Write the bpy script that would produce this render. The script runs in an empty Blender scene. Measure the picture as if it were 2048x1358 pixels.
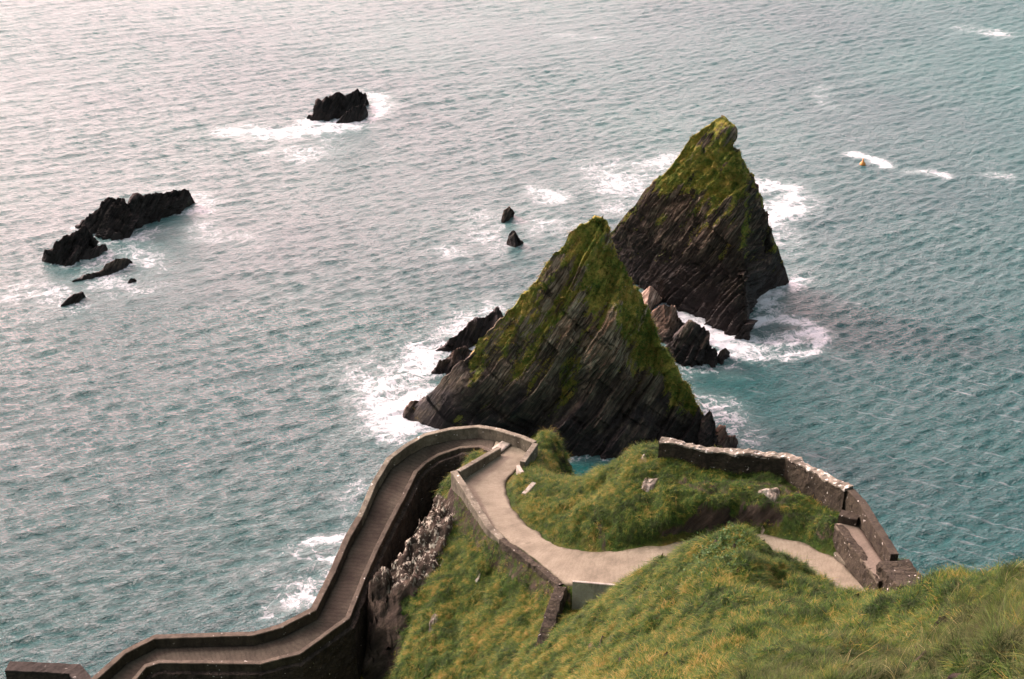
import bpy, math, random
import bmesh
import numpy as np
from mathutils import Vector

# ------------------------------------------------------------------ camera, sky, sun, exposure
R = math.radians
scene = bpy.context.scene
K = 4.0 / 3.0                      # metres per layout unit
H = 60.0                           # camera height above the sea, layout units
PITCH = R(27.0)
F = 2845.0                         # focal length in photo pixels (2048 wide)
cam_data = bpy.data.cameras.new("camera")
cam = bpy.data.objects.new("camera", cam_data)
scene.collection.objects.link(cam)
cam.location = (0, 0, H * K)
cam.rotation_euler = (R(90) - PITCH, 0, 0)
cam_data.sensor_width = 36.0
cam_data.lens = F / 2048.0 * 36.0
cam_data.clip_start = 0.3
cam_data.clip_end = 20000.0
scene.camera = cam

SUN_AZ = R(-62.0)                  # from +Y towards -X
SUN_EL = R(31.0)
sun_dir = Vector((math.sin(SUN_AZ) * math.cos(SUN_EL), math.cos(SUN_AZ) * math.cos(SUN_EL), math.sin(SUN_EL)))
world = bpy.data.worlds.new("World")
scene.world = world
world.use_nodes = True
wn, wl = world.node_tree.nodes, world.node_tree.links
wn.clear()


def N(nodes, kind, **kw):
    n = nodes.new(kind)
    for k, v in kw.items():
        setattr(n, k, v)
    return n


def mixc(nodes, links, fac, a, b, mode='MIX'):
    m = nodes.new('ShaderNodeMix')
    m.data_type = 'RGBA'
    m.blend_type = mode
    m.clamp_factor = True
    for sock, v in ((m.inputs[0], fac), (m.inputs[6], a), (m.inputs[7], b)):
        if isinstance(v, bpy.types.NodeSocket):
            links.new(v, sock)
        elif isinstance(v, (int, float)):
            sock.default_value = v
        else:
            sock.default_value = tuple(v) + ((1.0,) if len(v) == 3 else ())
    return m.outputs[2]


def mathn(nodes, links, op, a, b=0.0, clamp=False):
    m = nodes.new('ShaderNodeMath')
    m.operation = op
    m.use_clamp = clamp
    for sock, v in ((m.inputs[0], a), (m.inputs[1], b)):
        if isinstance(v, bpy.types.NodeSocket):
            links.new(v, sock)
        else:
            sock.default_value = v
    return m.outputs[0]


def ramp(nodes, links, fac, stops, interp='LINEAR'):
    r = nodes.new('ShaderNodeValToRGB')
    r.color_ramp.interpolation = interp
    els = r.color_ramp.elements
    while len(els) < len(stops):
        els.new(0.5)
    for e, (p, c) in zip(els, stops):
        e.position = p
        e.color = (c, c, c, 1) if isinstance(c, (int, float)) else tuple(c) + (1,)
    links.new(fac, r.inputs[0])
    return r.outputs[0]


def maprange(nodes, links, v, a, b, c=0.0, d=1.0):
    m = nodes.new('ShaderNodeMapRange')
    m.clamp = True
    links.new(v, m.inputs[0])
    for i, x in enumerate((a, b, c, d)):
        m.inputs[i + 1].default_value = x
    return m.outputs[0]


sky = N(wn, 'ShaderNodeTexSky', sky_type='NISHITA', sun_disc=False)
sky.sun_elevation = SUN_EL
sky.sun_rotation = SUN_AZ
sky.altitude = 50
sky.dust_density = 3.0
wtc = N(wn, 'ShaderNodeTexCoord')
wmap = N(wn, 'ShaderNodeMapping')
wmap.inputs['Scale'].default_value = (1.0, 1.0, 3.0)
wl.new(wtc.outputs['Generated'], wmap.inputs[0])
wno = N(wn, 'ShaderNodeTexNoise')
wno.inputs['Scale'].default_value = 2.2
wno.inputs['Detail'].default_value = 5
wl.new(wmap.outputs[0], wno.inputs['Vector'])
# pink cloud glow added away from the sun's bearing, to brighten the left sea
dotn = N(wn, 'ShaderNodeVectorMath', operation='DOT_PRODUCT')
wl.new(wtc.outputs['Generated'], dotn.inputs[0])
dotn.inputs[1].default_value = Vector((math.sin(R(-36)) * .9, math.cos(R(-36)) * .9, .27)).normalized()
glow = maprange(wn, wl, dotn.outputs['Value'], 0.2, 1.0)
cloud = ramp(wn, wl, glow, [(0.0, (4.5, 5.0, 5.3)), (0.40, (8.8, 7.8, 8.4)), (0.54, (24.0, 17.0, 17.6)), (0.68, (64.0, 43.0, 42.5)), (0.86, (92.0, 62.0, 60.0)), (1.0, (104.0, 70.0, 67.0))])
cover = maprange(wn, wl, wno.outputs['Fac'], 0.35, 0.6, 0.62, 1.0)
wcol = mixc(wn, wl, cover, sky.outputs[0], cloud)
bg = N(wn, 'ShaderNodeBackground')
bg.inputs['Strength'].default_value = 0.10
wl.new(wcol, bg.inputs['Color'])
wout = N(wn, 'ShaderNodeOutputWorld')
wl.new(bg.outputs[0], wout.inputs[0])

sd = bpy.data.lights.new("sun", 'SUN')
sd.energy = 2.9
sd.angle = R(10.0)
sd.color = (1.0, 0.93, 0.82)
sun = bpy.data.objects.new("sun", sd)
scene.collection.objects.link(sun)
sun.rotation_euler = (-sun_dir).to_track_quat('-Z', 'Y').to_euler()

vs = scene.view_settings
scene.display_settings.display_device = 'sRGB'
vs.view_transform = 'Standard'
vs.look = 'None'
vs.exposure = 0.36
vs.gamma = 1.0
vs.use_curve_mapping = False
scene.cycles.max_bounces = 6
scene.cycles.diffuse_bounces = 3
scene.cycles.glossy_bounces = 3
scene.cycles.transparent_max_bounces = 8
scene.cycles.caustics_reflective = False
scene.cycles.caustics_refractive = False

# ------------------------------------------------------------------ helpers
rng = np.random.default_rng(7)
random.seed(7)
cP, sP = math.cos(PITCH), math.sin(PITCH)


def ray(u, v):
    a = (u - 1024.0) / F
    b = (679.0 - v) / F
    return np.array([a, cP + b * sP, -sP + b * cP])


def P(u, v, z):
    """point seen at photo pixel u, v at height z (layout units) -> metres"""
    d = ray(u, v)
    t = (z - H) / d[2]
    return np.array([d[0] * t, d[1] * t, z]) * K


def PY(u, v, y):
    """same, at horizontal distance y (layout units)"""
    d = ray(u, v)
    t = y / d[1]
    return np.array([d[0] * t, y, H + d[2] * t]) * K


def W(x, y, z):
    return np.array([x, y, z], float) * K


def project(p):
    p = np.asarray(p, float)
    x, y, z = p[..., 0], p[..., 1], p[..., 2] - H * K
    dep = y * cP - z * sP
    up = y * sP + z * cP
    return 1024 + F * x / dep, 679 - F * up / dep, dep


_perm = rng.integers(0, 2 ** 31, size=4096)


def _hash(ix, iy, iz, seed):
    h = (ix * 374761393 + iy * 668265263 + iz * 2147483647 + seed * 974711) & 0x7fffffff
    h = ((h ^ (h >> 13)) * 1274126177) & 0x7fffffff
    h = (h ^ (h >> 16)) & 0xffff
    return h / 65535.0


def vnoise(p, seed=0):
    """value noise in [-1,1], p (...,3)"""
    i = np.floor(p).astype(np.int64)
    f = p - i
    f = f * f * f * (f * (f * 6 - 15) + 10)
    out = 0
    for dx in (0, 1):
        wx = f[..., 0] if dx else 1 - f[..., 0]
        for dy in (0, 1):
            wy = f[..., 1] if dy else 1 - f[..., 1]
            for dz in (0, 1):
                wz = f[..., 2] if dz else 1 - f[..., 2]
                out = out + wx * wy * wz * _hash(i[..., 0] + dx, i[..., 1] + dy, i[..., 2] + dz, seed)
    return out * 2 - 1


def fbm(p, octaves=4, seed=0, gain=0.5, ridged=False):
    a, s, tot = 1.0, 0, 0
    q = np.array(p, float)
    for o in range(octaves):
        n = vnoise(q, seed + o * 17)
        if ridged:
            n = 1 - 2 * np.abs(n)
        s = s + a * n
        tot += a
        a *= gain
        q = q * 2.03 + 11.7
    return s / tot


def sstep(a, b, x):
    t = np.clip((x - a) / (b - a), 0, 1)
    return t * t * (3 - 2 * t)


def tag(o, label=None, cat=None, group=None, kind=None):
    if cat and kind is None:
        kind = 'thing'
    for k, v in (('label', label), ('category', cat), ('group', group), ('kind', kind)):
        if v:
            o[k] = v
    return o


def mesh_np(name, verts, faces, mat, parent=None, attrs=None, smooth=True, uv=None):
    """verts (n,3), faces (m,4) or list"""
    me = bpy.data.meshes.new(name)
    verts = np.asarray(verts, np.float32)
    if isinstance(faces, np.ndarray):
        k = faces.shape[1]
        me.vertices.add(len(verts))
        me.vertices.foreach_set('co', verts.ravel())
        me.loops.add(faces.size)
        me.loops.foreach_set('vertex_index', faces.astype(np.int32).ravel())
        me.polygons.add(len(faces))
        me.polygons.foreach_set('loop_start', np.arange(0, faces.size, k, dtype=np.int32))
        me.update(calc_edges=True)
    else:
        me.from_pydata(verts.tolist(), [], faces)
        me.update()
    if smooth:
        me.polygons.foreach_set('use_smooth', np.ones(len(me.polygons), bool))
    for an, av in (attrs or {}).items():
        at = me.attributes.new(an, 'FLOAT', 'POINT')
        at.data.foreach_set('value', np.asarray(av, np.float32))
    if uv is not None:
        at = me.attributes.new('track', 'FLOAT_VECTOR', 'POINT')
        at.data.foreach_set('vector', np.asarray(uv, np.float32).ravel())
    me.materials.append(mat)
    o = bpy.data.objects.new(name, me)
    scene.collection.objects.link(o)
    if parent is not None:
        o.parent = parent
    return o


def outward(o):
    bm = bmesh.new()
    bm.from_mesh(o.data)
    bmesh.ops.recalc_face_normals(bm, faces=bm.faces[:])
    bm.to_mesh(o.data)
    bm.free()
    return o


def recenter(o):
    """origin at the base of the mesh"""
    n = len(o.data.vertices)
    a = np.empty(n * 3, np.float32)
    o.data.vertices.foreach_get('co', a)
    a = a.reshape(-1, 3)
    c = np.array([a[:, 0].mean(), a[:, 1].mean(), a[:, 2].min()], np.float32)
    a -= c
    o.data.vertices.foreach_set('co', a.ravel())
    o.location = tuple(float(q) for q in c)
    o.data.update()
    return o


def grid_faces(nu, nv):
    i = np.arange(nu * nv).reshape(nu, nv)
    return np.stack([i[:-1, :-1], i[1:, :-1], i[1:, 1:], i[:-1, 1:]], -1).reshape(-1, 4)


def resample(pts, n):
    pts = np.asarray(pts, float)
    d = np.r_[0, np.cumsum(np.linalg.norm(np.diff(pts, axis=0), axis=1))]
    t = np.linspace(0, d[-1], n)
    return np.stack([np.interp(t, d, pts[:, k]) for k in range(pts.shape[1])], 1)


def arclen(pts):
    return np.r_[0, np.cumsum(np.linalg.norm(np.diff(pts, axis=0), axis=1))]


# ------------------------------------------------------------------ materials
def new_mat(name):
    m = bpy.data.materials.new(name)
    m.use_nodes = True
    nt = m.node_tree
    nt.nodes.clear()
    out = nt.nodes.new('ShaderNodeOutputMaterial')
    b = nt.nodes.new('ShaderNodeBsdfPrincipled')
    nt.links.new(b.outputs[0], out.inputs[0])
    return m, nt.nodes, nt.links, b, out


def tex(nodes, links, vec, scale, detail=4, rough=0.55, kind='ShaderNodeTexNoise', dist=0.0):
    t = nodes.new(kind)
    t.inputs['Scale'].default_value = scale
    if 'Detail' in t.inputs:
        t.inputs['Detail'].default_value = detail
    if kind == 'ShaderNodeTexNoise':
        t.inputs['Roughness'].default_value = rough
        t.inputs['Distortion'].default_value = dist
    links.new(vec, t.inputs['Vector'])
    return t.outputs[0]


def wpos(nodes):
    return nodes.new('ShaderNodeNewGeometry').outputs['Position']


def mapping(nodes, links, vec, rot=(0, 0, 0), scale=(1, 1, 1), loc=(0, 0, 0)):
    m = nodes.new('ShaderNodeMapping')
    m.inputs['Rotation'].default_value = rot
    m.inputs['Scale'].default_value = scale
    m.inputs['Location'].default_value = loc
    links.new(vec, m.inputs[0])
    return m.outputs[0]


def attr(nodes, name):
    a = nodes.new('ShaderNodeAttribute')
    a.attribute_name = name
    return a


def bump(nodes, links, h, dist, strength=1.0, normal=None):
    b = nodes.new('ShaderNodeBump')
    b.inputs['Distance'].default_value = dist
    b.inputs['Strength'].default_value = strength
    links.new(h, b.inputs['Height'])
    if normal is not None:
        links.new(normal, b.inputs['Normal'])
    return b.outputs[0]


def rock_material(name, dark, mid, light, wet=(0.014, 0.011, 0.010), strata=(0, R(54), 0), wet_top=5.0):
    m, nd, ln, b, out = new_mat(name)
    pos = wpos(nd)
    rp = mapping(nd, ln, pos, rot=strata)
    st = mapping(nd, ln, rp, scale=(0.12, 0.35, 1.5))
    n1 = tex(nd, ln, st, 1.0, 6, 0.62, dist=0.5)
    n2 = tex(nd, ln, mapping(nd, ln, rp, scale=(0.35, 0.8, 5.0)), 1.0, 5, 0.65)
    n3 = tex(nd, ln, pos, 0.35, 5, 0.6)
    n4 = tex(nd, ln, pos, 5.0, 4, 0.7)
    c = ramp(nd, ln, n1, [(0.30, dark), (0.5, mid), (0.68, light)])
    c = mixc(nd, ln, maprange(nd, ln, n2, 0.46, 0.56, 0, .8), c, tuple(x * .30 for x in dark))
    n2b = tex(nd, ln, mapping(nd, ln, rp, scale=(0.22, 0.5, 3.2), loc=(7, 3, 1)), 1.0, 5, 0.6)
    c = mixc(nd, ln, maprange(nd, ln, n2b, 0.58, 0.66, 0, .6), c, tuple(min(1, x * 1.25) for x in light))
    c = mixc(nd, ln, maprange(nd, ln, n3, 0.45, 0.7, 0, .55), c, (mid[0] * 1.1, mid[1] * .85, mid[2] * .68))
    bed = maprange(nd, ln, attr(nd, 'bed').outputs['Fac'], -.8, .8, 0.45, 1.65)
    vm = nd.new('ShaderNodeVectorMath')
    vm.operation = 'SCALE'
    ln.new(c, vm.inputs[0])
    ln.new(bed, vm.inputs['Scale'])
    c = vm.outputs[0]
    # pale grey-green lichen freckles on the dry upper rock
    lich = attr(nd, 'lichen').outputs['Fac']
    vor = nd.new('ShaderNodeTexNoise')
    vor.inputs['Scale'].default_value = 2.2
    vor.inputs['Detail'].default_value = 7
    vor.inputs['Roughness'].default_value = .7
    ln.new(mapping(nd, ln, rp, scale=(.35, .8, 1.1)), vor.inputs['Vector'])
    lm = maprange(nd, ln, vor.outputs[0], 0.57, 0.66, 0, .6)
    lm = mathn(nd, ln, 'MULTIPLY', lm, lich, True)
    c = mixc(nd, ln, lm, c, (0.34, 0.33, 0.25))
    # dark algae and wet band above the sea
    sep = nd.new('ShaderNodeSeparateXYZ')
    ln.new(pos, sep.inputs[0])
    hz = mathn(nd, ln, 'ADD', sep.outputs[2], mathn(nd, ln, 'MULTIPLY', n3, -wet_top * 1.4))
    wetm = maprange(nd, ln, hz, wet_top * .1, -wet_top * .55)
    c = mixc(nd, ln, wetm, c, mixc(nd, ln, n1, wet, tuple(x * 2.6 for x in wet)))
    # turf
    moss = attr(nd, 'moss').outputs['Fac']
    g1 = tex(nd, ln, pos, 0.8, 6, 0.7)
    g2 = tex(nd, ln, pos, 4.5, 4, 0.7)
    gcol = ramp(nd, ln, g1, [(0.30, (0.060, 0.105, 0.016)), (0.42, (0.135, 0.175, 0.026)), (0.53, (0.27, 0.245, 0.042)), (0.66, (0.40, 0.28, 0.065))])
    gcol = mixc(nd, ln, maprange(nd, ln, g2, 0.48, 0.7, 0, .8), gcol, (0.030, 0.042, 0.012))
    mm = mathn(nd, ln, 'ADD', moss, mathn(nd, ln, 'MULTIPLY', mathn(nd, ln, 'SUBTRACT', g2, 0.5), 2.2))
    mm = mathn(nd, ln, 'ADD', mm, mathn(nd, ln, 'MULTIPLY', mathn(nd, ln, 'SUBTRACT', n1, 0.5), -1.6))
    mm = maprange(nd, ln, mm, 0.50, 0.66)
    c = mixc(nd, ln, mm, c, gcol)
    ln.new(c, b.inputs['Base Color'])
    rr = maprange(nd, ln, wetm, 0, 1, 0.9, 0.5)
    ln.new(rr, b.inputs['Roughness'])
    b.inputs['Specular IOR Level'].default_value = 0.25
    hh = mathn(nd, ln, 'ADD', n2, mathn(nd, ln, 'MULTIPLY', n1, 1.2))
    nb = bump(nd, ln, hh, 0.35, 0.9)
    nb = bump(nd, ln, n4, 0.10, 0.8, nb)
    ln.new(nb, b.inputs['Normal'])
    return m


M = {}
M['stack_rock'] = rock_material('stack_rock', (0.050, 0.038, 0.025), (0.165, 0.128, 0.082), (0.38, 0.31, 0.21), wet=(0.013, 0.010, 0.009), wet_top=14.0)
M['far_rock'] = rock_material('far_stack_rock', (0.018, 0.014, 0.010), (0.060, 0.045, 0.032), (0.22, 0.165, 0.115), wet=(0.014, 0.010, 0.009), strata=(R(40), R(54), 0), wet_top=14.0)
M['black_rock'] = rock_material('black_reef_rock', (0.013, 0.011, 0.011), (0.022, 0.018, 0.017), (0.045, 0.036, 0.032), wet_top=3.0)
M['brown_rock'] = rock_material('brown_rock', (0.05, 0.036, 0.028), (0.13, 0.092, 0.07), (0.24, 0.18, 0.14), wet_top=2.0)
M['pink_rock'] = rock_material('pink_slab_rock', (0.22, 0.14, 0.105), (0.38, 0.27, 0.21), (0.46, 0.34, 0.27), wet_top=1.0)
M['pale_rock'] = rock_material('pale_outcrop_rock', (0.10, 0.08, 0.06), (0.36, 0.32, 0.26), (0.60, 0.57, 0.50), wet_top=.5)


def masonry(name, base, dark, spots=0.5, scale=1.6, block=True):
    m, nd, ln, b, out = new_mat(name)
    pos = wpos(nd)
    n1 = tex(nd, ln, pos, 0.9, 6, 0.65)
    n2 = tex(nd, ln, pos, 7.0, 5, 0.7)
    c = ramp(nd, ln, n1, [(0.32, dark), (0.62, base)])
    c = mixc(nd, ln, maprange(nd, ln, n2, 0.38, 0.62, .55, 0), c, dark)
    hgt = n2
    if block:
        sv = mapping(nd, ln, pos, scale=(scale, scale, scale * 2.0))
        v = nd.new('ShaderNodeTexVoronoi')
        v.feature = 'DISTANCE_TO_EDGE'
        v.inputs['Scale'].default_value = 1.0
        ln.new(sv, v.inputs['Vector'])
        v2 = nd.new('ShaderNodeTexVoronoi')
        v2.inputs['Scale'].default_value = 1.0
        ln.new(sv, v2.inputs['Vector'])
        hs = nd.new('ShaderNodeSeparateColor')
        ln.new(v2.outputs['Color'], hs.inputs[0])
        c = mixc(nd, ln, maprange(nd, ln, hs.outputs[0], 0, 1, 0, .35), c, tuple(x * 1.4 for x in base))
        joint = maprange(nd, ln, v.outputs['Distance'], 0.0, 0.10, .45, 1)
        c = mixc(nd, ln, joint, tuple(x * .5 for x in dark), c)
        hgt = mathn(nd, ln, 'ADD', mathn(nd, ln, 'MULTIPLY', joint, 1.0), mathn(nd, ln, 'MULTIPLY', n2, .8))
    # rain streaks and damp blotches with their own outline
    dk = tex(nd, ln, mapping(nd, ln, pos, scale=(1.6, 1.6, .35)), 1.0, 6, .7)
    c = mixc(nd, ln, maprange(nd, ln, dk, .50, .62, 0, .6), c, tuple(x * .6 for x in dark))
    sp = tex(nd, ln, pos, 3.2, 3, 0.6)
    sm = maprange(nd, ln, sp, 0.70 - .16 * spots, 0.73 - .16 * spots, 0, .9)
    c = mixc(nd, ln, sm, c, (0.62, 0.59, 0.53))
    ln.new(c, b.inputs['Base Color'])
    b.inputs['Roughness'].default_value = 0.92
    b.inputs['Specular IOR Level'].default_value = 0.2
    ln.new(bump(nd, ln, hgt, 0.05, 0.9), b.inputs['Normal'])
    return m


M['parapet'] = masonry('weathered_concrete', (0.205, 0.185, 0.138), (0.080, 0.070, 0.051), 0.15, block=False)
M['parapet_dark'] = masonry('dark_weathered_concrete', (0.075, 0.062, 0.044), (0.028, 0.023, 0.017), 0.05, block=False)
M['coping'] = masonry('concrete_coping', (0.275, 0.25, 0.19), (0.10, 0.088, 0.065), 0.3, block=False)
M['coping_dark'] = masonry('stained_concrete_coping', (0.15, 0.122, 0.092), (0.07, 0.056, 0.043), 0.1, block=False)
M['masonry_dark'] = masonry('dark_masonry', (0.072, 0.056, 0.044), (0.022, 0.018, 0.015), 0.0, scale=2.2)
M['ridge_wall'] = masonry('old_stone_wall', (0.066, 0.054, 0.037), (0.022, 0.018, 0.013), 0.2, scale=3.2)
M['lichen_coping'] = masonry('lichened_coping', (0.32, 0.295, 0.235), (0.09, 0.078, 0.06), 0.7, block=False)
M['coping_block'] = masonry('dark_stained_cap', (0.055, 0.046, 0.038), (0.025, 0.021, 0.018), 0.0, block=False)
M['grey_concrete'] = masonry('grey_concrete', (0.50, 0.48, 0.39), (0.30, 0.285, 0.225), 0.0, block=False)
M['pale_concrete'] = masonry('pale_concrete', (0.50, 0.455, 0.39), (0.33, 0.295, 0.25), 0.0, block=False)


def path_material(name, light, dark, rib=0.30, depth=0.03):
    m, nd, ln, b, out = new_mat(name)
    tr = attr(nd, 'track').outputs['Vector']
    pos = wpos(nd)
    n1 = tex(nd, ln, pos, 0.7, 6, 0.65)
    n2 = tex(nd, ln, pos, 16.0, 4, 0.8)
    n3 = tex(nd, ln, pos, 45.0, 2, 0.8)
    sep = nd.new('ShaderNodeSeparateXYZ')
    ln.new(tr, sep.inputs[0])
    wob = mathn(nd, ln, 'MULTIPLY', tex(nd, ln, pos, 1.6, 3, 0.6), 0.55)
    s = mathn(nd, ln, 'ADD', sep.outputs[1], wob)
    ph = mathn(nd, ln, 'MULTIPLY', s, 2 * math.pi / rib)
    wv = mathn(nd, ln, 'SINE', ph)
    wv = maprange(nd, ln, wv, -1.0, 0.2)
    c = ramp(nd, ln, n1, [(0.3, dark), (0.65, light)])
    c = mixc(nd, ln, maprange(nd, ln, n2, 0.35, 0.65, .5, 0), c, tuple(x * .55 for x in dark))
    c = mixc(nd, ln, maprange(nd, ln, n3, 0.60, 0.7, 0, .6), c, tuple(min(1, x * 1.5) for x in light))
    ex = mathn(nd, ln, 'ABSOLUTE', mathn(nd, ln, 'SUBTRACT', sep.outputs[0], 0.5))
    ex = mathn(nd, ln, 'ADD', ex, mathn(nd, ln, 'MULTIPLY', mathn(nd, ln, 'SUBTRACT', tex(nd, ln, pos, 1.3, 5, .7), .5), .35))
    c = mixc(nd, ln, maprange(nd, ln, ex, .42, .52, 0, .75), c, (dark[0] * .35, dark[1] * .38, dark[2] * .28))
    stn_ = tex(nd, ln, pos, .45, 6, .72)
    c = mixc(nd, ln, maprange(nd, ln, stn_, .52, .66, 0, .45), c, tuple(x * .5 for x in dark))
    groove = mathn(nd, ln, 'SUBTRACT', 1.0, wv)
    c = mixc(nd, ln, mathn(nd, ln, 'MULTIPLY', groove, attr(nd, 'ribs').outputs['Fac']), c, tuple(x * .42 for x in dark))
    ln.new(c, b.inputs['Base Color'])
    b.inputs['Roughness'].default_value = 0.9
    b.inputs['Specular IOR Level'].default_value = 0.2
    h = mathn(nd, ln, 'ADD', mathn(nd, ln, 'MULTIPLY', wv, mathn(nd, ln, 'MULTIPLY', attr(nd, 'ribs').outputs['Fac'], 1.2)), mathn(nd, ln, 'MULTIPLY', n2, 0.5))
    ln.new(bump(nd, ln, h, depth, 0.8), b.inputs['Normal'])
    return m


M['path'] = path_material('ribbed_path_concrete', (0.270, 0.240, 0.178), (0.150, 0.130, 0.093))
M['ramp'] = path_material('worn_shaded_ramp_concrete', (0.108, 0.089, 0.066), (0.048, 0.039, 0.029), rib=0.36, depth=0.045)  # dark brown: worn concrete, with part of the ramp's shade in its colour

M['terrace'] = path_material('worn_walk_concrete', (0.21, 0.175, 0.135), (0.13, 0.108, 0.084))
# terrain
m, nd, ln, b, out = new_mat('headland_turf_and_rock')
pos = wpos(nd)
sn = tex(nd, ln, mapping(nd, ln, mapping(nd, ln, pos, rot=(0, R(50), 0)), scale=(.25, .6, 2.0)), 1.0, 6, 0.62)
s2 = tex(nd, ln, pos, 2.2, 6, 0.7)
rockc = ramp(nd, ln, sn, [(0.3, (0.016, 0.013, 0.011)), (0.52, (0.05, 0.038, 0.029)), (0.72, (0.12, 0.09, 0.068))])
lm = mathn(nd, ln, 'MULTIPLY', maprange(nd, ln, tex(nd, ln, mapping(nd, ln, pos, scale=(2.2, 2.2, 0.9)), 1.5, 6, 0.62), 0.535, 0.58), attr(nd, 'lichen').outputs['Fac'], True)
rockc = mixc(nd, ln, lm, rockc, (0.40, 0.37, 0.30))
g1 = tex(nd, ln, pos, 0.45, 6, 0.7)
g2 = tex(nd, ln, pos, 3.0, 5, 0.7)
gc = ramp(nd, ln, g1, [(0.32, (0.012, 0.036, 0.006)), (0.48, (0.034, 0.070, 0.009)), (0.62, (0.085, 0.085, 0.014)), (0.75, (0.13, 0.085, 0.020))])
gc = mixc(nd, ln, maprange(nd, ln, g2, 0.35, 0.65, 0, .75), gc, (0.03, 0.032, 0.011))
c = mixc(nd, ln, maprange(nd, ln, mathn(nd, ln, 'ADD', attr(nd, 'rock').outputs['Fac'], mathn(nd, ln, 'MULTIPLY', mathn(nd, ln, 'SUBTRACT', s2, .5), .8)), 0.42, 0.56), gc, rockc)
ln.new(c, b.inputs['Base Color'])
b.inputs['Roughness'].default_value = 0.95
b.inputs['Specular IOR Level'].default_value = 0.15
ln.new(bump(nd, ln, mathn(nd, ln, 'ADD', sn, s2), 0.30, 0.9), b.inputs['Normal'])
M['terrain'] = m


def grass_material(name, stops, dark, sc=0.33, tipcol=(0.36, 0.30, 0.11), tipf=.4, shift=0.0):
    m, nd, ln, b, out = new_mat(name)
    pos = wpos(nd)
    oi = nd.new('ShaderNodeObjectInfo')
    n1 = tex(nd, ln, mapping(nd, ln, pos, rot=(0, 0, R(25)), scale=(.6, 1.5, .9)), sc, 5, 0.68)
    n2 = tex(nd, ln, pos, sc * 5, 4, 0.7)
    f = mathn(nd, ln, 'ADD', n1, mathn(nd, ln, 'MULTIPLY', mathn(nd, ln, 'SUBTRACT', n2, 0.5), 1.2))
    f = mathn(nd, ln, 'ADD', f, mathn(nd, ln, 'MULTIPLY', mathn(nd, ln, 'SUBTRACT', oi.outputs['Random'], 0.5), 0.30))
    f = mathn(nd, ln, 'ADD', f, attr(nd, 'blade').outputs['Fac'])
    gx_ = nd.new('ShaderNodeSeparateXYZ')
    ln.new(pos, gx_.inputs[0])
    f = mathn(nd, ln, 'ADD', f, maprange(nd, ln, gx_.outputs[0], 4, 12, .035, -.045))
    f = mathn(nd, ln, 'ADD', f, shift)
    c = ramp(nd, ln, f, stops)
    tp = attr(nd, 'tip').outputs['Fac']
    c = mixc(nd, ln, mathn(nd, ln, 'MULTIPLY', mathn(nd, ln, 'POWER', tp, 2.0), tipf), c, tipcol)
    ln.new(c, b.inputs['Base Color'])
    b.inputs['Roughness'].default_value = 0.7
    b.inputs['Specular IOR Level'].default_value = 0.2
    tl = nd.new('ShaderNodeBsdfTranslucent')
    ln.new(c, tl.inputs[0])
    mx = nd.new('ShaderNodeMixShader')
    mx.inputs[0].default_value = 0.28
    ln.new(b.outputs[0], mx.inputs[1])
    ln.new(tl.outputs[0], mx.inputs[2])
    ln.new(mx.outputs[0], out.inputs[0])
    return m


STOPS = [(0.28, (0.006, 0.028, 0.005)), (0.41, (0.020, 0.080, 0.009)), (0.52, (0.062, 0.150, 0.014)), (0.62, (0.17, 0.190, 0.022)), (0.71, (0.34, 0.23, 0.045)), (0.86, (0.40, 0.28, 0.10))]
M['grass'] = grass_material('long_grass', STOPS, 0, shift=-.13, tipf=.3)
M['straw'] = grass_material('straw_stalks', [(0.3, (0.20, 0.20, 0.06)), (0.7, (0.40, 0.33, 0.14))], 0, tipcol=(0.48, 0.38, 0.20), tipf=.8)
M['grass_far'] = grass_material('cliff_grass', STOPS, 0, sc=0.5, tipf=.2, shift=-.055)
M['stack_turf'] = grass_material('stack_turf', STOPS, 0, sc=0.6, tipf=.25, shift=.115)
M['leaf'] = grass_material('ivy_leaf', [(0.3, (0.035, 0.085, 0.025)), (0.6, (0.12, 0.20, 0.06)), (0.8, (0.26, 0.30, 0.12))], 0, sc=3.0, tipf=0)

# ------------------------------------------------------------------ layout: path and ramp edges (photo pixel u, v, height)
# ramp floor: (outer edge, inner edge) pairs from the lower end up to the hairpin
ramp_pairs = [
    ((150, 1420, 10.6), (205, 1440, 10.6)),
    ((219, 1358, 11.0), (262, 1372, 11.0)),
    ((254, 1326, 11.3), (290, 1338, 11.3)),
    ((312, 1296, 11.6), (322, 1329, 11.6)),
    ((508, 1290, 12.1), (524, 1331, 12.1)),
    ((562, 1275, 12.4), (598, 1312, 12.4)),
    ((633, 1240, 13.0), (692, 1243, 13.0)),
    ((672, 1162, 13.4), (722, 1166, 13.4)),
    ((700, 1095, 13.9), (752, 1100, 13.9)),
    ((725, 1052, 14.3), (775, 1053, 14.3)),
    ((754, 984, 14.9), (802, 1003, 14.9)),
    ((782, 938, 15.4), (828, 948, 15.3)),
    ((815, 913, 15.8), (850, 925, 15.6)),
    ((851, 893, 16.2), (876, 910, 16.0)),
    ((902, 881, 16.6), (921, 895, 16.5)),
    ((955, 876, 17.0), (965, 893, 17.0)),
    ((992, 882, 17.25), (984, 902, 17.25)),
]
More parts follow.
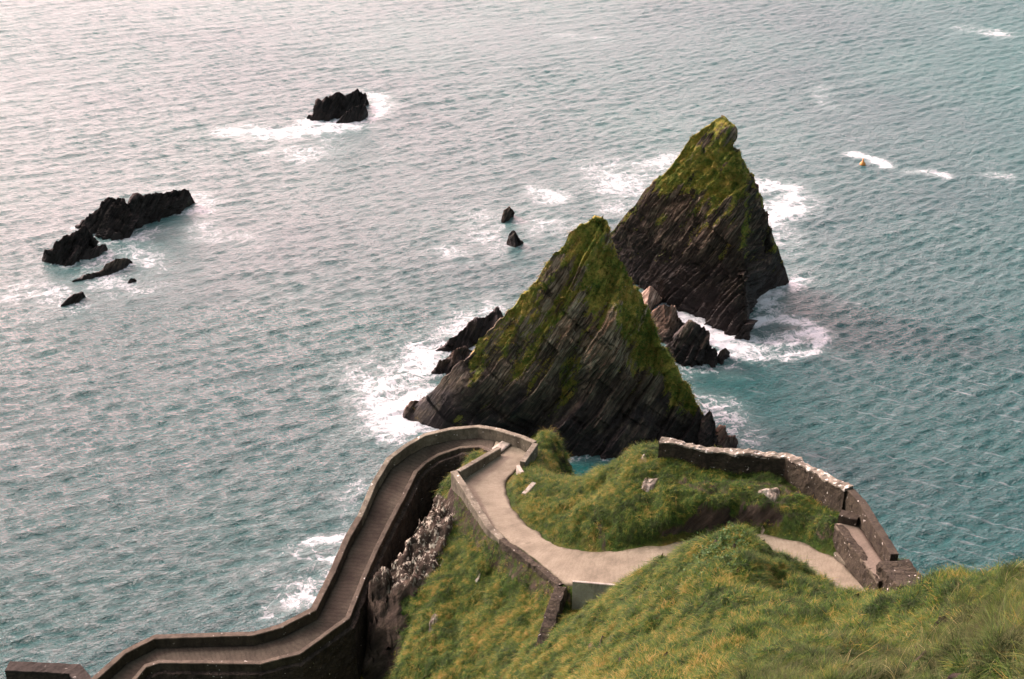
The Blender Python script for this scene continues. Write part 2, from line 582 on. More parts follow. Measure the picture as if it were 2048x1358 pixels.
# upper path: (left edge, right edge) from the hairpin up to the right
path_pairs = [
    ((992, 882, 17.26), (984, 902, 17.26)),
    ((1041, 897, 17.4), (990, 911, 17.3)),
    ((1066, 908, 17.5), (985, 916, 17.4)),
    ((1032, 940, 17.7), (952, 940, 17.6)),
    ((1013, 962, 17.9), (913, 962, 17.75)),
    ((1012, 990, 18.1), (930, 985, 17.9)),
    ((1023, 1015, 18.3), (955, 1020, 18.1)),
    ((1041, 1040, 18.5), (984, 1056, 18.35)),
    ((1085, 1073, 18.9), (1030, 1092, 18.7)),
    ((1122, 1093, 19.2), (1085, 1133, 19.1)),
    ((1164, 1103, 19.5), (1128, 1168, 19.4)),
    ((1205, 1104, 19.8), (1185, 1178, 19.8)),
    ((1246, 1100, 20.1), (1250, 1172, 20.2)),
    ((1308, 1092, 20.5), (1330, 1165, 20.6)),
    ((1400, 1078, 20.9), (1440, 1150, 21.0)),
    ((1470, 1070, 21.3), (1510, 1145, 21.4)),
    ((1525, 1068, 21.6), (1560, 1145, 21.7)),
    ((1596, 1083, 22.0), (1610, 1160, 22.0)),
    ((1667, 1112, 22.4), (1650, 1185, 22.4)),
    ((1731, 1172, 22.9), (1690, 1225, 22.9)),
    ((1775, 1240, 23.4), (1715, 1270, 23.4)),
]
rampL = np.array([P(*a) for a, b_ in ramp_pairs])
rampR = np.array([P(*b_) for a, b_ in ramp_pairs])
pathA = np.array([P(*a) for a, b_ in path_pairs])      # far / outer side
pathB = np.array([P(*b_) for a, b_ in path_pairs])     # near side


def smooth_pts(p, it=1, keep=True):
    p = np.array(p)
    for _ in range(it):
        q = [p[0]]
        for i in range(len(p) - 1):
            q.append(p[i] * .75 + p[i + 1] * .25)
            q.append(p[i] * .25 + p[i + 1] * .75)
        q.append(p[-1])
        p = np.array(q)
    return p


def ribbon(name, A, B, mat, nu, thick, ribs=1.0, jit=0.015, edge=0.0, nseg=None):
    A = np.asarray(A)
    B = np.asarray(B)
    L = arclen((A + B) / 2)
    n = nseg or int(L[-1] / 0.25)
    t = np.linspace(0, L[-1], n)
    Ai = np.stack([np.interp(t, L, A[:, k]) for k in range(3)], 1)
    Bi = np.stack([np.interp(t, L, B[:, k]) for k in range(3)], 1)
    s = np.linspace(0, 1, nu)
    V = Ai[:, None] * (1 - s)[None, :, None] + Bi[:, None] * s[None, :, None]
    V = V.copy()
    if edge:
        w = fbm(np.stack([t * .9, t * 0, t * 0], 1), 3, 3)
        for j, sg in ((0, 1), (nu - 1, -1)):
            V[:, j] += (Bi - Ai) * (sg * edge * w / np.linalg.norm(Bi - Ai, axis=1))[:, None]
    V[..., 2] += fbm(V * np.array([.8, .8, 0]), 3, 5) * jit
    top = V.reshape(-1, 3)
    uv = np.zeros_like(top)
    uv[:, 0] = np.tile(s, n)
    uv[:, 1] = np.repeat(t, nu)
    bot = top.copy()
    bot[:, 2] -= thick
    f = grid_faces(n, nu)
    idx = np.arange(n * nu).reshape(n, nu)
    off = n * nu
    loop = np.concatenate([idx[:, 0], idx[-1, 1:], idx[::-1, -1][1:], idx[0, ::-1][1:]])
    sf = np.stack([loop[:-1], loop[1:], loop[1:] + off, loop[:-1] + off], 1)
    faces = np.concatenate([f[:, ::-1], sf, f + off])
    rib = np.full(len(top) * 2, ribs)
    return outward(mesh_np(name, np.concatenate([top, bot]), faces, mat, uv=np.concatenate([uv, uv]), attrs={'ribs': rib}, smooth=False))


# ------------------------------------------------------------------ terrain
G = []
D = []


def g(*a):
    for q in a:
        G.append(P(*q))


def gy(*a):
    for q in a:
        G.append(PY(*q))


def gw(*a):
    for q in a:
        G.append(W(*q))


# foreground hill (pixel, horizontal distance)
gy((1240, 1172, 52), (1330, 1115, 49.5), (1400, 1086, 47), (1480, 1074, 45), (1545, 1130, 44), (1600, 1172, 43.2), (1660, 1208, 41.5),
   (1740, 1212, 39.5), (1850, 1200, 34.5), (1950, 1178, 31), (2048, 1165, 28), (2120, 1160, 26), (2250, 1165, 24),
   (1300, 1180, 48), (1400, 1140, 44.5), (1480, 1125, 42.5), (1550, 1188, 41), (1630, 1232, 39),
   (1250, 1235, 46.5), (1350, 1230, 41.5), (1450, 1210, 38.5), (1550, 1235, 36.5), (1650, 1262, 34.5), (1750, 1262, 33.5), (1850, 1250, 30.5), (1950, 1240, 27.5), (2048, 1240, 24.5),
   (1200, 1305, 44.5), (1300, 1300, 39), (1400, 1300, 34), (1500, 1300, 31.5), (1600, 1310, 29.5), (1700, 1310, 27.5), (1800, 1310, 25.5), (1900, 1310, 23), (2000, 1310, 21), (2100, 1310, 19),
   (1150, 1375, 44.5), (1250, 1370, 37.5), (1400, 1370, 29.5), (1500, 1370, 27), (1600, 1370, 25.5), (1700, 1370, 24), (1800, 1370, 22), (1900, 1370, 20), (2000, 1370, 18), (2100, 1370, 16),
   (1170, 1305, 47.5), (1115, 1330, 47.5), (1080, 1375, 47))
gw((0, 0, 57.9), (4, 8, 52), (10, 6, 53), (20, 6, 53), (-4, 8, 48), (0, 18, 40), (6, 18, 43.2), (-6, 20, 34), (3, 23, 38), (-10, 8, 44), (-20, 0, 40), (-30, 10, 20),
   (0, 28, 32), (-5, 30, 22), (-10, 30, 14), (-18, 30, 5), (0, 36, 26), (-4, 40, 16), (-8, 42, 9), (-14, 40, 3), (-22, 42, -2), (.5, 42, 21.5), (-28, 28, 0), (-32, 0, 25),
   (30, 10, 45), (34, 20, 36), (32, 30, 24), (27, 38, 14), (36, 36, 5), (34, 48, -3), (0, -8, 60), (20, -8, 58), (-20, -8, 50), (34, -6, 52), (-30, -8, 40))
# behind the crest, down to the path and terrace
g((1165, 1235, 18.3), (1205, 1222, 18.5), (1250, 1212, 19.0))
gw((10, 50.5, 21.8), (12.5, 49.5, 22.3), (14.4, 46.5, 23.8), (17.5, 43.5, 24.2), (20, 41.5, 23.6), (19.8, 47, 20), (22.5, 44, 17), (24, 38, 25), (24, 50, 4), (27, 46, 2),
   (5.6, 53.4, 20.8))
# mid knoll between the path and the ridge wall
g((1020, 955, 18.2), (1045, 985, 18.3), (1060, 1030, 18.6), (1100, 1070, 18.9), (1150, 1090, 19.5), (1205, 1096, 19.9), (1260, 1088, 20.3), (1320, 1080, 20.7), (1400, 1062, 21.2), (1480, 1055, 21.6), (1530, 1058, 21.9), (1600, 1072, 22.2), (1665, 1095, 22.6),
  (1080, 960, 18.4), (1140, 965, 18.7), (1130, 1000, 19.3), (1100, 1020, 18.9), (1180, 1040, 20.3), (1250, 1030, 21.2), (1330, 1020, 22.0), (1430, 1010, 22.8),
  (1200, 938, 19.9), (1250, 915, 21.3), (1290, 905, 22.3), (1200, 985, 20.4), (1280, 960, 21.9),
  (1330, 925, 22.5), (1420, 958, 22.3), (1500, 960, 22.4), (1560, 962, 22.3), (1400, 985, 22.9), (1520, 1010, 22.9), (1600, 1000, 22.9), (1660, 1040, 23.2), (1680, 1070, 23.0), (1600, 1040, 22.6))
# behind the knoll and ridge wall: cliff to the sea
gw((2.8, 67.5, 16.0), (4.3, 68.5, 14.0), (6.5, 66.5, 17.0), (9, 65.5, 18.0), (12, 66.0, 16), (15, 64.8, 16), (18.5, 61.5, 15), (21.5, 56, 14), (22.6, 53, 14),
   (5, 73, 3), (9, 71, 3), (14, 71, 2), (19, 68, 1), (23, 62, 0), (26, 56, -1), (6, 79, -4), (14, 78, -4), (22, 74, -4), (30, 66, -4))
# small knoll behind the hairpin
g((1075, 872, 16.9), (1110, 885, 16.5), (1130, 910, 15.9), (1092, 880, 17.0), (1110, 920, 16.9), (1125, 945, 16.2), (1095, 940, 17.3), (1075, 930, 17.4))
gw((1.5, 75.3, 14.2), (3.2, 74.3, 12.5), (3.9, 71, 12.5), (4.6, 70, 9), (3, 77.5, 2), (0, 77.5, 4), (5.6, 72, 3), (0.8, 80, -3), (-2, 80, -4))
# left spur below the upper path
g((900, 975, 16.9), (922, 1010, 17.2), (955, 1055, 17.6), (1000, 1092, 18.0), (1055, 1135, 18.4), (1105, 1172, 18.8), (1118, 1205, 18.8),
  (880, 985, 16.0), (895, 1050, 15.7), (930, 1110, 16.0), (980, 1160, 16.6), (1040, 1200, 17.4), (1080, 1250, 17.9), (1060, 1310, 18.0), (1040, 1358, 18.3),
  (880, 1120, 15.3), (850, 1170, 14.9), (920, 1210, 15.4), (980, 1260, 16.2), (830, 1230, 14.3), (900, 1290, 14.7), (960, 1340, 15.7), (815, 1290, 13.8), (790, 1340, 13.3), (850, 1358, 14.0))
# lichened rock face and cleft
g((868, 1005, 16.0), (835, 1040, 15.7), (805, 1085, 15.3), (765, 1130, 14.8), (735, 1175, 14.0), (800, 1150, 14.7), (850, 1110, 15.2), (770, 1200, 13.9), (800, 1230, 13.9))
gw((-5.6, 70.0, 9), (-4.3, 70.4, 11.5), (-3.0, 71.0, 13.5), (-5.6, 67.5, 8), (-6.9, 64.0, 7), (-8.3, 61.2, 6), (-8.0, 58.5, 5), (-7.0, 56.5, 5), (-6.8, 54, 5), (-9.5, 57.0, 4), (-12, 55, 2.5), (-16, 54, 1), (-9, 52, 4), (-7, 50, 6), (-5, 48, 11), (-4, 52, 13.0), (-24, 52, -2), (-22, 47, -3), (-16, 48, 1))
g((944, 926, 16.7), (925, 938, 16.5), (962, 915, 16.8))
# seaward side of the ramp
for a_, b2 in zip(rampL, rampR):
    c_ = (a_ + b2) / 2
    d_ = a_ - b2
    d_ /= np.linalg.norm(d_)
    q = c_.copy()
    q[2] -= 2.6
    G.append(q)
    q = a_ + d_ * 2.2
    q[2] = a_[2] * .55 - 2
    G.append(q)
    q = a_ + d_ * 5.0
    q[2] = -2.0
    G.append(q)
    q = a_ + d_ * 9.0
    q[2] = -4.5
    G.append(q)
for i_ in range(12, 20):
    d_ = pathB[i_] - pathA[i_]
    q = pathB[i_] + d_ / np.linalg.norm(d_) * .7
    q[2] += .22
    G.append(q)
gw((-42, 62, -4), (-42, 40, -4), (-42, 20, -2), (-20, 78, -5), (-42, 82, -6), (44, 82, -6), (44, 50, -5), (44, 30, 0), (44, 10, 35), (44, -8, 45), (-42, -8, 35))
G = np.array(G)
# drop near duplicates
keep = []
for i in range(len(G)):
    if all(np.hypot(*(G[i, :2] - G[j, :2])) > 0.55 for j in keep):
        keep.append(i)
G = G[keep]


def rbf_fit(P2, z, lam=0.02):
    d = np.hypot(P2[:, None, 0] - P2[None, :, 0], P2[:, None, 1] - P2[None, :, 1])
    n = len(P2)
    A = np.zeros((n + 3, n + 3))
    A[:n, :n] = -d + np.eye(n) * lam
    A[:n, n] = 1
    A[:n, n + 1:] = P2
    A[n:, :n] = A[:n, n:].T
    return np.linalg.solve(A, np.r_[z, 0, 0, 0])


def rbf_eval(w, P2, X, Y):
    out = np.empty(X.size)
    x, y = X.ravel(), Y.ravel()
    n = len(P2)
    for s0 in range(0, x.size, 20000):
        sl = slice(s0, s0 + 20000)
        d = np.sqrt((x[sl, None] - P2[None, :, 0]) ** 2 + (y[sl, None] - P2[None, :, 1]) ** 2)
        out[sl] = -d @ w[:n] + w[n] + w[n + 1] * x[sl] + w[n + 2] * y[sl]
    return out.reshape(X.shape)


def corridor(A, B, X, Y):
    """signed distance to a strip (negative inside) and the strip's height there"""
    L = arclen((A + B) / 2)
    n = int(L[-1] / 0.4)
    t = np.linspace(0, L[-1], n)
    Ai = np.stack([np.interp(t, L, A[:, k]) for k in range(3)], 1)
    Bi = np.stack([np.interp(t, L, B[:, k]) for k in range(3)], 1)
    C = (Ai + Bi) / 2
    best = np.full(X.shape, 1e9)
    hz = np.zeros(X.shape)
    for i in range(n):
        ax = Bi[i, :2] - Ai[i, :2]
        hw = np.linalg.norm(ax) / 2
        ax /= 2 * hw
        dx = X - C[i, 0]
        dy = Y - C[i, 1]
        al = dx * ax[0] + dy * ax[1]
        ac = -dx * ax[1] + dy * ax[0]
        dd = np.hypot(np.maximum(np.abs(al) - hw, 0), np.maximum(np.abs(ac) - .25, 0))
        dd = np.where(dd <= 0, -np.minimum(hw - np.abs(al), 1.0), dd)
        z = Ai[i, 2] + (Bi[i, 2] - Ai[i, 2]) * np.clip((al + hw) / (2 * hw), 0, 1)
        m_ = dd < best
        best = np.where(m_, dd, best)
        hz = np.where(m_, z, hz)
    return best, hz


XR, YR, ST = (-54.0, 58.0), (-9.0, 108.0), 0.2
xs = np.arange(XR[0], XR[1], ST)
ys = np.arange(YR[0], YR[1], ST)
X, Y = np.meshgrid(xs, ys, indexing='ij')
wts = rbf_fit(G[:, :2], G[:, 2])
Z0 = rbf_eval(wts, G[:, :2], X, Y)
dP, hP = corridor(pathA, pathB, X, Y)
dR, hR = corridor(rampL, rampR, X, Y)
near = sstep(0.0, 1.2, dP)
pp = np.stack([X, Y, Z0 * .0], -1)
lump = fbm(pp * .42, 4, 11) * .55 + fbm(pp * 1.5, 3, 23) * .16
clump = fbm(np.stack([X * .9 + Y * .35, Y * 1.3, X * 0], -1), 3, 37, ridged=True)
big = fbm(np.stack([X * .30 - Y * .10, Y * .22, X * 0], -1), 3, 39) * 1.3 * sstep(38, 46, Z0)
Z = Z0 + big * near + (lump * 1.15 + (.26 + .22 * sstep(29, 34, Z0)) * clump) * near * sstep(0, 1.0, dR)
# small steps of slipped turf on the slopes
gzx, gzy = np.gradient(Z, ST)
slope = np.hypot(gzx, gzy)
Z += near * .14 * np.sin(Z * 5.5 + fbm(pp * .5, 3, 31) * 6) * sstep(.5, 1.2, slope)
bl = sstep(0.0, 0.9, dP)
Z = np.where(dP < 0, hP - 0.12, (hP - 0.05) * (1 - bl) + Z * bl)
Z = np.where(dR < 0.1, np.minimum(Z, hR - 1.6), Z)
gzx, gzy = np.gradient(Z, ST)
slope = np.hypot(gzx, gzy)
V = np.stack([X, Y, Z], -1)
steep = sstep(1.3, 2.6, slope) * sstep(.3, 1.5, np.minimum(dP, dR))
pv = V.copy()
ang = R(43)
q = (pv[..., 2] * math.cos(ang) - pv[..., 0] * math.sin(ang)) * 1.5 + fbm(pv * .25, 3, 41) * 1.5
saw = (q - np.floor(q))
V[..., 0] += steep * (fbm(pv * .5, 4, 43) * .8 + saw * .35)
rr0 = sstep(-.2, .6, fbm(np.stack([q * .9, pv[..., 1] * .35, pv[..., 0] * .2], -1), 4, 49, ridged=True))
V[..., 1] -= steep * (fbm(pv * .5 + 9, 4, 47) * .8 + saw * .3)
rock = sstep(1.75, 2.7, slope + fbm(pv * .3, 3, 51) * .7)
rock = np.maximum(rock, sstep(6.5, 3.5, Z + fbm(pv * .25, 3, 53) * 1.5))
# manual masks in world space: lichened face, bare scarps
PU, PV_, _ = project(V)


def blob(cx, cy, rx, ry, rot=0.0):
    c0 = math.cos(R(rot))
    s0 = math.sin(R(rot))
    x = PU - cx
    y = PV_ - cy
    a = (x * c0 + y * s0) / rx
    b_ = (-x * s0 + y * c0) / ry
    return np.clip(1.25 - np.sqrt(a * a + b_ * b_) + fbm(pv * .5, 3, 61) * .35, 0, 1) * (Z > 8)


lich = sstep(.1, .45, blob(835, 1090, 105, 58, -52))
rock = np.maximum(rock, sstep(.1, .35, np.maximum(blob(815, 1105, 130, 62, -52), blob(745, 1260, 70, 55, -50) - .35 * np.clip(fbm(pv * .6, 3, 59), 0, 1) * 2)))
rock = np.maximum(rock, .50 * sstep(.1, .4, np.maximum.reduce([blob(1480, 975, 130, 20, 6), blob(1640, 1045, 70, 30, 35), blob(1200, 1060, 10, 60, -10), blob(1550, 1010, 70, 26, 10)])))
scarp = (dP > 0.0) & (dP < 1.1) & (PU < 1140) & (PU > 900) & (Z < hP - .1)
rock = np.maximum(rock, scarp * .52)
rock = np.where((PU > 905 - np.maximum(0, PV_ - 1060) * .45) & (PU < 1180) & (dR > 1.5) & (dP > .2), np.minimum(rock, .50), rock)
rock = np.maximum(rock, sstep(.1, .4, blob(835, 1100, 120, 62, -52) * (PU < 905 - np.maximum(0, PV_ - 1060) * .45)))
V[..., 2] += sstep(.5, .8, rock) * sstep(.4, 1.5, np.minimum(dP, dR)) * ((rr0 - .5) * 1.1 + (saw - .5) * .5 + fbm(pv * .8, 3, 57) * .35)
terrain_o = mesh_np('headland', V.reshape(-1, 3), grid_faces(*X.shape), M['terrain'],
                    attrs={'rock': rock.ravel(), 'lichen': lich.ravel()})
tag(terrain_o, 'grassy headland falling to dark rock cliffs above the sea', 'headland', kind='structure')


def ground_z(x, y):
    i = (np.asarray(x) - XR[0]) / ST
    j = (np.asarray(y) - YR[0]) / ST
    i0 = np.clip(np.floor(i).astype(int), 0, X.shape[0] - 2)
    j0 = np.clip(np.floor(j).astype(int), 0, X.shape[1] - 2)
    fi, fj = i - i0, j - j0
    return (Z[i0, j0] * (1 - fi) * (1 - fj) + Z[i0 + 1, j0] * fi * (1 - fj) + Z[i0, j0 + 1] * (1 - fi) * fj + Z[i0 + 1, j0 + 1] * fi * fj)


# ------------------------------------------------------------------ path and ramp surfaces
path_o = ribbon('path', pathA, pathB, M['path'], 14, 0.25, ribs=.10, edge=.25)
tag(path_o, 'pale ribbed concrete path curving round the grassy knoll', 'path', kind='structure')
ramp_o = ribbon('ramp', rampL, rampR, M['ramp'], 10, 0.35, ribs=.22)
tag(ramp_o, 'narrow ribbed concrete ramp running down to the pier', 'ramp', kind='structure')


def offset_poly(c, dist):
    """offset a 3D polyline sideways (to its left for positive dist) with mitres"""
    c = np.asarray(c, float)
    t = np.diff(c[:, :2], axis=0)
    t /= np.linalg.norm(t, axis=1)[:, None]
    n = np.stack([-t[:, 1], t[:, 0]], 1)
    nn = np.vstack([n[:1], (n[:-1] + n[1:]) / 2, n[-1:]])
    ln2 = np.sum(nn * nn, 1)
    nn = nn / np.maximum(ln2, .35)[:, None]
    out_ = c.copy()
    out_[:, :2] += nn * dist
    return out_


def wall_mesh(name, line, t, top, bottom, mat, parent=None, rough=0.02, seg=0.22, seed=0, nh=None, batter=0.0, side=1):
    """a wall whose inner face stands on `line`, thickness t to its left (side=1) or right (-1);
    top: height above line (number or list), bottom: depth below line (number or list)"""
    line = np.asarray(line, float)
    n0 = len(line)
    top = np.full(n0, top) if np.isscalar(top) else np.asarray(top, float)
    bottom = np.full(n0, bottom) if np.isscalar(bottom) else np.asarray(bottom, float)
    other = offset_poly(line, t * side)
    L = arclen(line)
    n = max(2, int(L[-1] / seg) + 1)
    tt = np.unique(np.r_[np.linspace(0, L[-1], n), L])
    f = lambda a: np.interp(tt, L, a)
    I = np.stack([f(line[:, k]) for k in range(3)], 1)
    O = np.stack([f(other[:, k]) for k in range(3)], 1)
    zt = I[:, 2] + f(top)
    zb = I[:, 2] - f(bottom)
    hh = float((f(top) + f(bottom)).max())
    nh = nh or max(2, int(hh / .3) + 1)
    ring = []
    bev = min(.035, t * .15)
    fr = np.linspace(0, 1, nh)
    dirv = (O - I)[:, :2]
    dirv = dirv / np.linalg.norm(dirv, axis=1)[:, None]
    cols = []
    for k in fr:                                     # inner face, bottom to top
        z = zb + (zt - bev - zb) * k
        p = np.c_[I[:, :2] - dirv * (batter * (1 - k)), z]
        cols.append(p)
    cols.append(np.c_[I[:, :2] + dirv * bev, zt])
    if t > .3:
        cols.append(np.c_[(I[:, :2] + O[:, :2]) / 2, zt])
    cols.append(np.c_[O[:, :2] - dirv * bev, zt])
    for k in fr[::-1]:
        z = zb + (zt - bev - zb) * k
        cols.append(np.c_[O[:, :2] + dirv * (batter * (1 - k)), z])
    Vv = np.stack(cols, 1)
    nn_, mm_ = Vv.shape[:2]
    d = np.stack([fbm(Vv * 1.1 + 5 * k + seed, 3, 71 + k) for k in range(3)], -1) * rough
    d += np.stack([vnoise(Vv * 4.0 + 5 * k + seed, 77 + k) for k in range(3)], -1) * rough * .5
    Vv = Vv + d
    idx = np.arange(nn_ * mm_).reshape(nn_, mm_)
    nxt = np.roll(idx, -1, 1)
    fc = np.stack([idx[:-1], idx[1:], nxt[1:], nxt[:-1]], -1).reshape(-1, 4)
    if side < 0:
        fc = fc[:, ::-1]
    faces = fc.tolist() + [idx[0].tolist(), idx[-1][::-1].tolist()]
    return outward(mesh_np(name, Vv.reshape(-1, 3), faces, mat, parent, smooth=False))


def capped_wall(name, label, cat, line, t, top, bottom, mat, capmat, side=1, over=0.03, capt=0.09, rough=.02, group=None, seed=0, caprough=None, **kw):
    top_a = np.full(len(line), top) if np.isscalar(top) else np.asarray(top, float)
    w = wall_mesh(name, line, t, top_a - capt + .01, bottom, mat, None, rough, seed=seed, side=side, **kw)
    tag(w, label, cat, group)
    cl = offset_poly(line, -over * side)
    cl[:, 2] = np.asarray(line)[:, 2]
    wall_mesh('coping', cl, t + 2 * over, top_a, -(top_a - capt), capmat, w, caprough or rough * .7, seed=seed + 3, side=side, nh=2)
    return w


ext = lambda a, b_, d: a + (a - b_) / np.linalg.norm(a - b_) * d
# outer parapet: along the outer edge of the ramp, round the hairpin to its corner
outer = np.concatenate([rampL, pathA[1:3]])
h_out = np.interp(np.arange(len(outer)), [0, 6, 9, 13, len(outer) - 1], [.85, .85, .80, 1.0, 1.0])
# side: ramp runs from lower left up to the hairpin; outside is on the left of travel
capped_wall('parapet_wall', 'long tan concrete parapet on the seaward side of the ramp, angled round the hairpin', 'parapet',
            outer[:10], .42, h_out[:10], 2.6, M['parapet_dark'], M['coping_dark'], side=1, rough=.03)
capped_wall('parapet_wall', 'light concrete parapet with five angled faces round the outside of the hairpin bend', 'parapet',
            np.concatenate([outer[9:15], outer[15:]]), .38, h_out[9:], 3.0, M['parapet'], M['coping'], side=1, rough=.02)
# short parapet from the hairpin corner back along the path
cor = pathA[2]
c2 = P(1040, 944, 17.75)
cor_in = cor + (c2 - cor) / np.linalg.norm(c2 - cor) * .02
capped_wall('parapet_wall', 'short concrete parapet closing the hairpin corner above rough rock', 'parapet', [cor_in, c2], .38, [1.0, .95], 3.2,
            M['parapet'], M['coping'], side=1, rough=.02)
# inner edge of the ramp
capped_wall('ramp_inner_wall', 'low concrete edge wall on the landward side of the ramp above dark masonry', 'edge wall',
            rampR, .30, np.interp(np.arange(len(rampR)), [0, 10, 12, 16], [.42, .40, .18, .12]), .34, M['parapet_dark'], M['coping_dark'], side=-1, rough=.03)
rr2 = offset_poly(rampR, -0.06)
rw = wall_mesh('retaining_wall', rr2, .55, -.30, np.interp(np.arange(len(rr2)), [0, 8, 12, 14, 16], [9, 10, 8, 5, 3.5]), M['masonry_dark'], rough=.10, batter=.25, side=-1)
tag(rw, 'tall dark masonry wall holding up the landward side of the ramp', 'retaining wall')
rl2 = offset_poly(rampL, -0.10)
sw = wall_mesh('sea_retaining_wall', rl2, .7, -.36, np.interp(np.arange(len(rl2)), [0, 8, 16], [12, 14, 9]), M['masonry_dark'], rough=.12, batter=.2, side=1)
tag(sw, 'rough masonry wall under the seaward parapet of the ramp', 'retaining wall')
# inner wall of the upper path: from the hairpin down to its corner, then along the path edge
iw = np.array([P(994, 910, 17.3), P(913, 962, 17.75)])
capped_wall('path_wall', 'concrete wall from the hairpin step to the pointed corner above the turf', 'path wall', iw, .36, [.75, .95], 2.2,
            M['parapet'], M['coping'], side=-1 if False else 1, rough=.02)
iw2 = np.array([P(913, 962, 17.76), P(932, 986, 17.9), P(957, 1020, 18.1), P(984, 1056, 18.35), P(1010, 1077, 18.5)])
capped_wall('path_wall', 'low lichen spotted wall along the left edge of the path', 'path wall', iw2[::-1], .42, [.06, .22, .5, .8, .95], 1.8,
            M['parapet'], M['coping'], side=1, rough=.035, seed=4)
kb = np.array([P(1010, 1077, 18.5), P(1030, 1092, 18.7), P(1085, 1133, 19.1), P(1128, 1168, 19.4)])
k_o = wall_mesh('path_kerb', kb[::-1], .45, .07, 1.5, M['ridge_wall'], rough=.09, side=1, seed=8)
tag(k_o, 'rubble kerb flush with the path above the orange turf slope', 'kerb')
# pillar end and slab by the path
pe = wall_mesh('gate_pillar', [P(1032, 948, 17.8), P(1041, 962, 17.9)], .28, .75, .8, M['pale_concrete'], rough=.02, side=1)
tag(pe, 'pale square pillar stump at the end of the short parapet', 'pillar')
# ridge wall
A1 = W(0, 0, 0)
ridge = np.array([P(1316, 916, 22.5), P(1410, 938, 22.4), P(1568, 952, 22.6), P(1635, 997, 22.9), P(1682, 1030, 23.1)])
capped_wall('ridge_wall', 'dark stone wall along the knoll top with white lichened coping', 'stone wall', ridge, .6,
            [1.35, 1.4, 1.4, 1.7, 1.9], [1.2, 1.2, 1.2, 1.5, 1.5], M['ridge_wall'], M['lichen_coping'], side=1, capt=.14, over=.02, rough=.09, caprough=.15)
# terrace
t0 = P(1669, 1048, 23.6)
t1 = P(1757, 1165, 24.2)
u0 = P(1712, 1042, 23.5)
u1 = P(1778, 1140, 24.2)
terr = ribbon('terrace_walk', np.array([u0, u1]), np.array([t0, t1]), M['terrace'], 6, .3, ribs=.1, nseg=40)
tag(terr, 'narrow raised concrete walk between two walls', 'path', kind='structure')
rt = wall_mesh('terrace_retaining_wall', [t0, t1], .5, .02, [2.6, 2.6], M['ridge_wall'], rough=.10, side=1, seed=12)
tag(rt, 'rough stone retaining wall between the path and the raised walk', 'retaining wall')
capped_wall('terrace_parapet', 'broad sloping stone parapet on the sea side of the raised walk', 'parapet', [P(1684, 1022, 23.15), u0, u1], .42, [1.75, 1.45, 1.1], 3.0,
            M['ridge_wall'], M['parapet_dark'], side=1, rough=.06, seed=15)
blk = wall_mesh('boundary_pier', [P(1752, 1150, 24.1), P(1790, 1200, 24.4)], 1.8, .9, 2.5, M['ridge_wall'], rough=.14, side=1, seed=17)
tag(blk, 'squat stone pier at the near end of the raised walk', 'stone pier')
stp = wall_mesh('stone_step', [P(1676, 1040, 23.7), P(1712, 1050, 23.7)], .7, .35, .8, M['parapet_dark'], rough=.04, side=1, seed=19)
tag(stp, 'dark grey block step at the top of the raised walk', 'step')
kc = wall_mesh('path_kerb', [P(1668, 1108, 22.45), P(1733, 1172, 22.95), P(1770, 1232, 23.35)], .42, .14, .4, M['parapet'], rough=.03, side=1, seed=21)
tag(kc, 'concrete kerb at the foot of the stone retaining wall', 'kerb')
# concrete block wall and stub wall at the lower bend
cb = capped_wall('concrete_wall', 'smooth grey concrete wall with bright top edge at the path bend', 'concrete wall',
                 [P(1144, 1196, 19.4), P(1300, 1210, 19.4)], .16, [1.25, 1.25], 1.5, M['grey_concrete'], M['pale_concrete'], side=1, rough=.008, capt=.05, over=.012)
sb_ = wall_mesh('stub_wall', [P(1134, 1182, 19.2), P(1122, 1225, 18.9), P(1100, 1290, 18.6), P(1088, 1330, 18.2)], .75, [.35, .85, .7, .2], 2.6, M['ridge_wall'], rough=.13, side=-1, seed=25)
tag(sb_, 'old rubble stub wall running down into the turf', 'stone wall')
# concrete step patch at the hairpin
st_ = ribbon('step', np.array([P(1008, 879, 17.42), P(1024, 886, 17.45)]), np.array([P(984, 896, 17.42), P(1000, 905, 17.45)]), M['pale_concrete'], 4, .1, ribs=0, nseg=5)
st_.name = 'path_step'
tag(st_, 'pale worn step across the path at the hairpin', 'step')
# block at the bottom left: end of the next flight
b0 = [P(12, 1352, 10.3), P(140, 1358, 10.3), P(175, 1400, 10.3)]
bw = capped_wall('pier_end_wall', 'dark concrete wall end beside the lowest part of the ramp', 'concrete wall', b0, 1.0, .5, 12, M['masonry_dark'], M['coping_block'], side=1, rough=.06, capt=.2, over=0.03, seed=31)


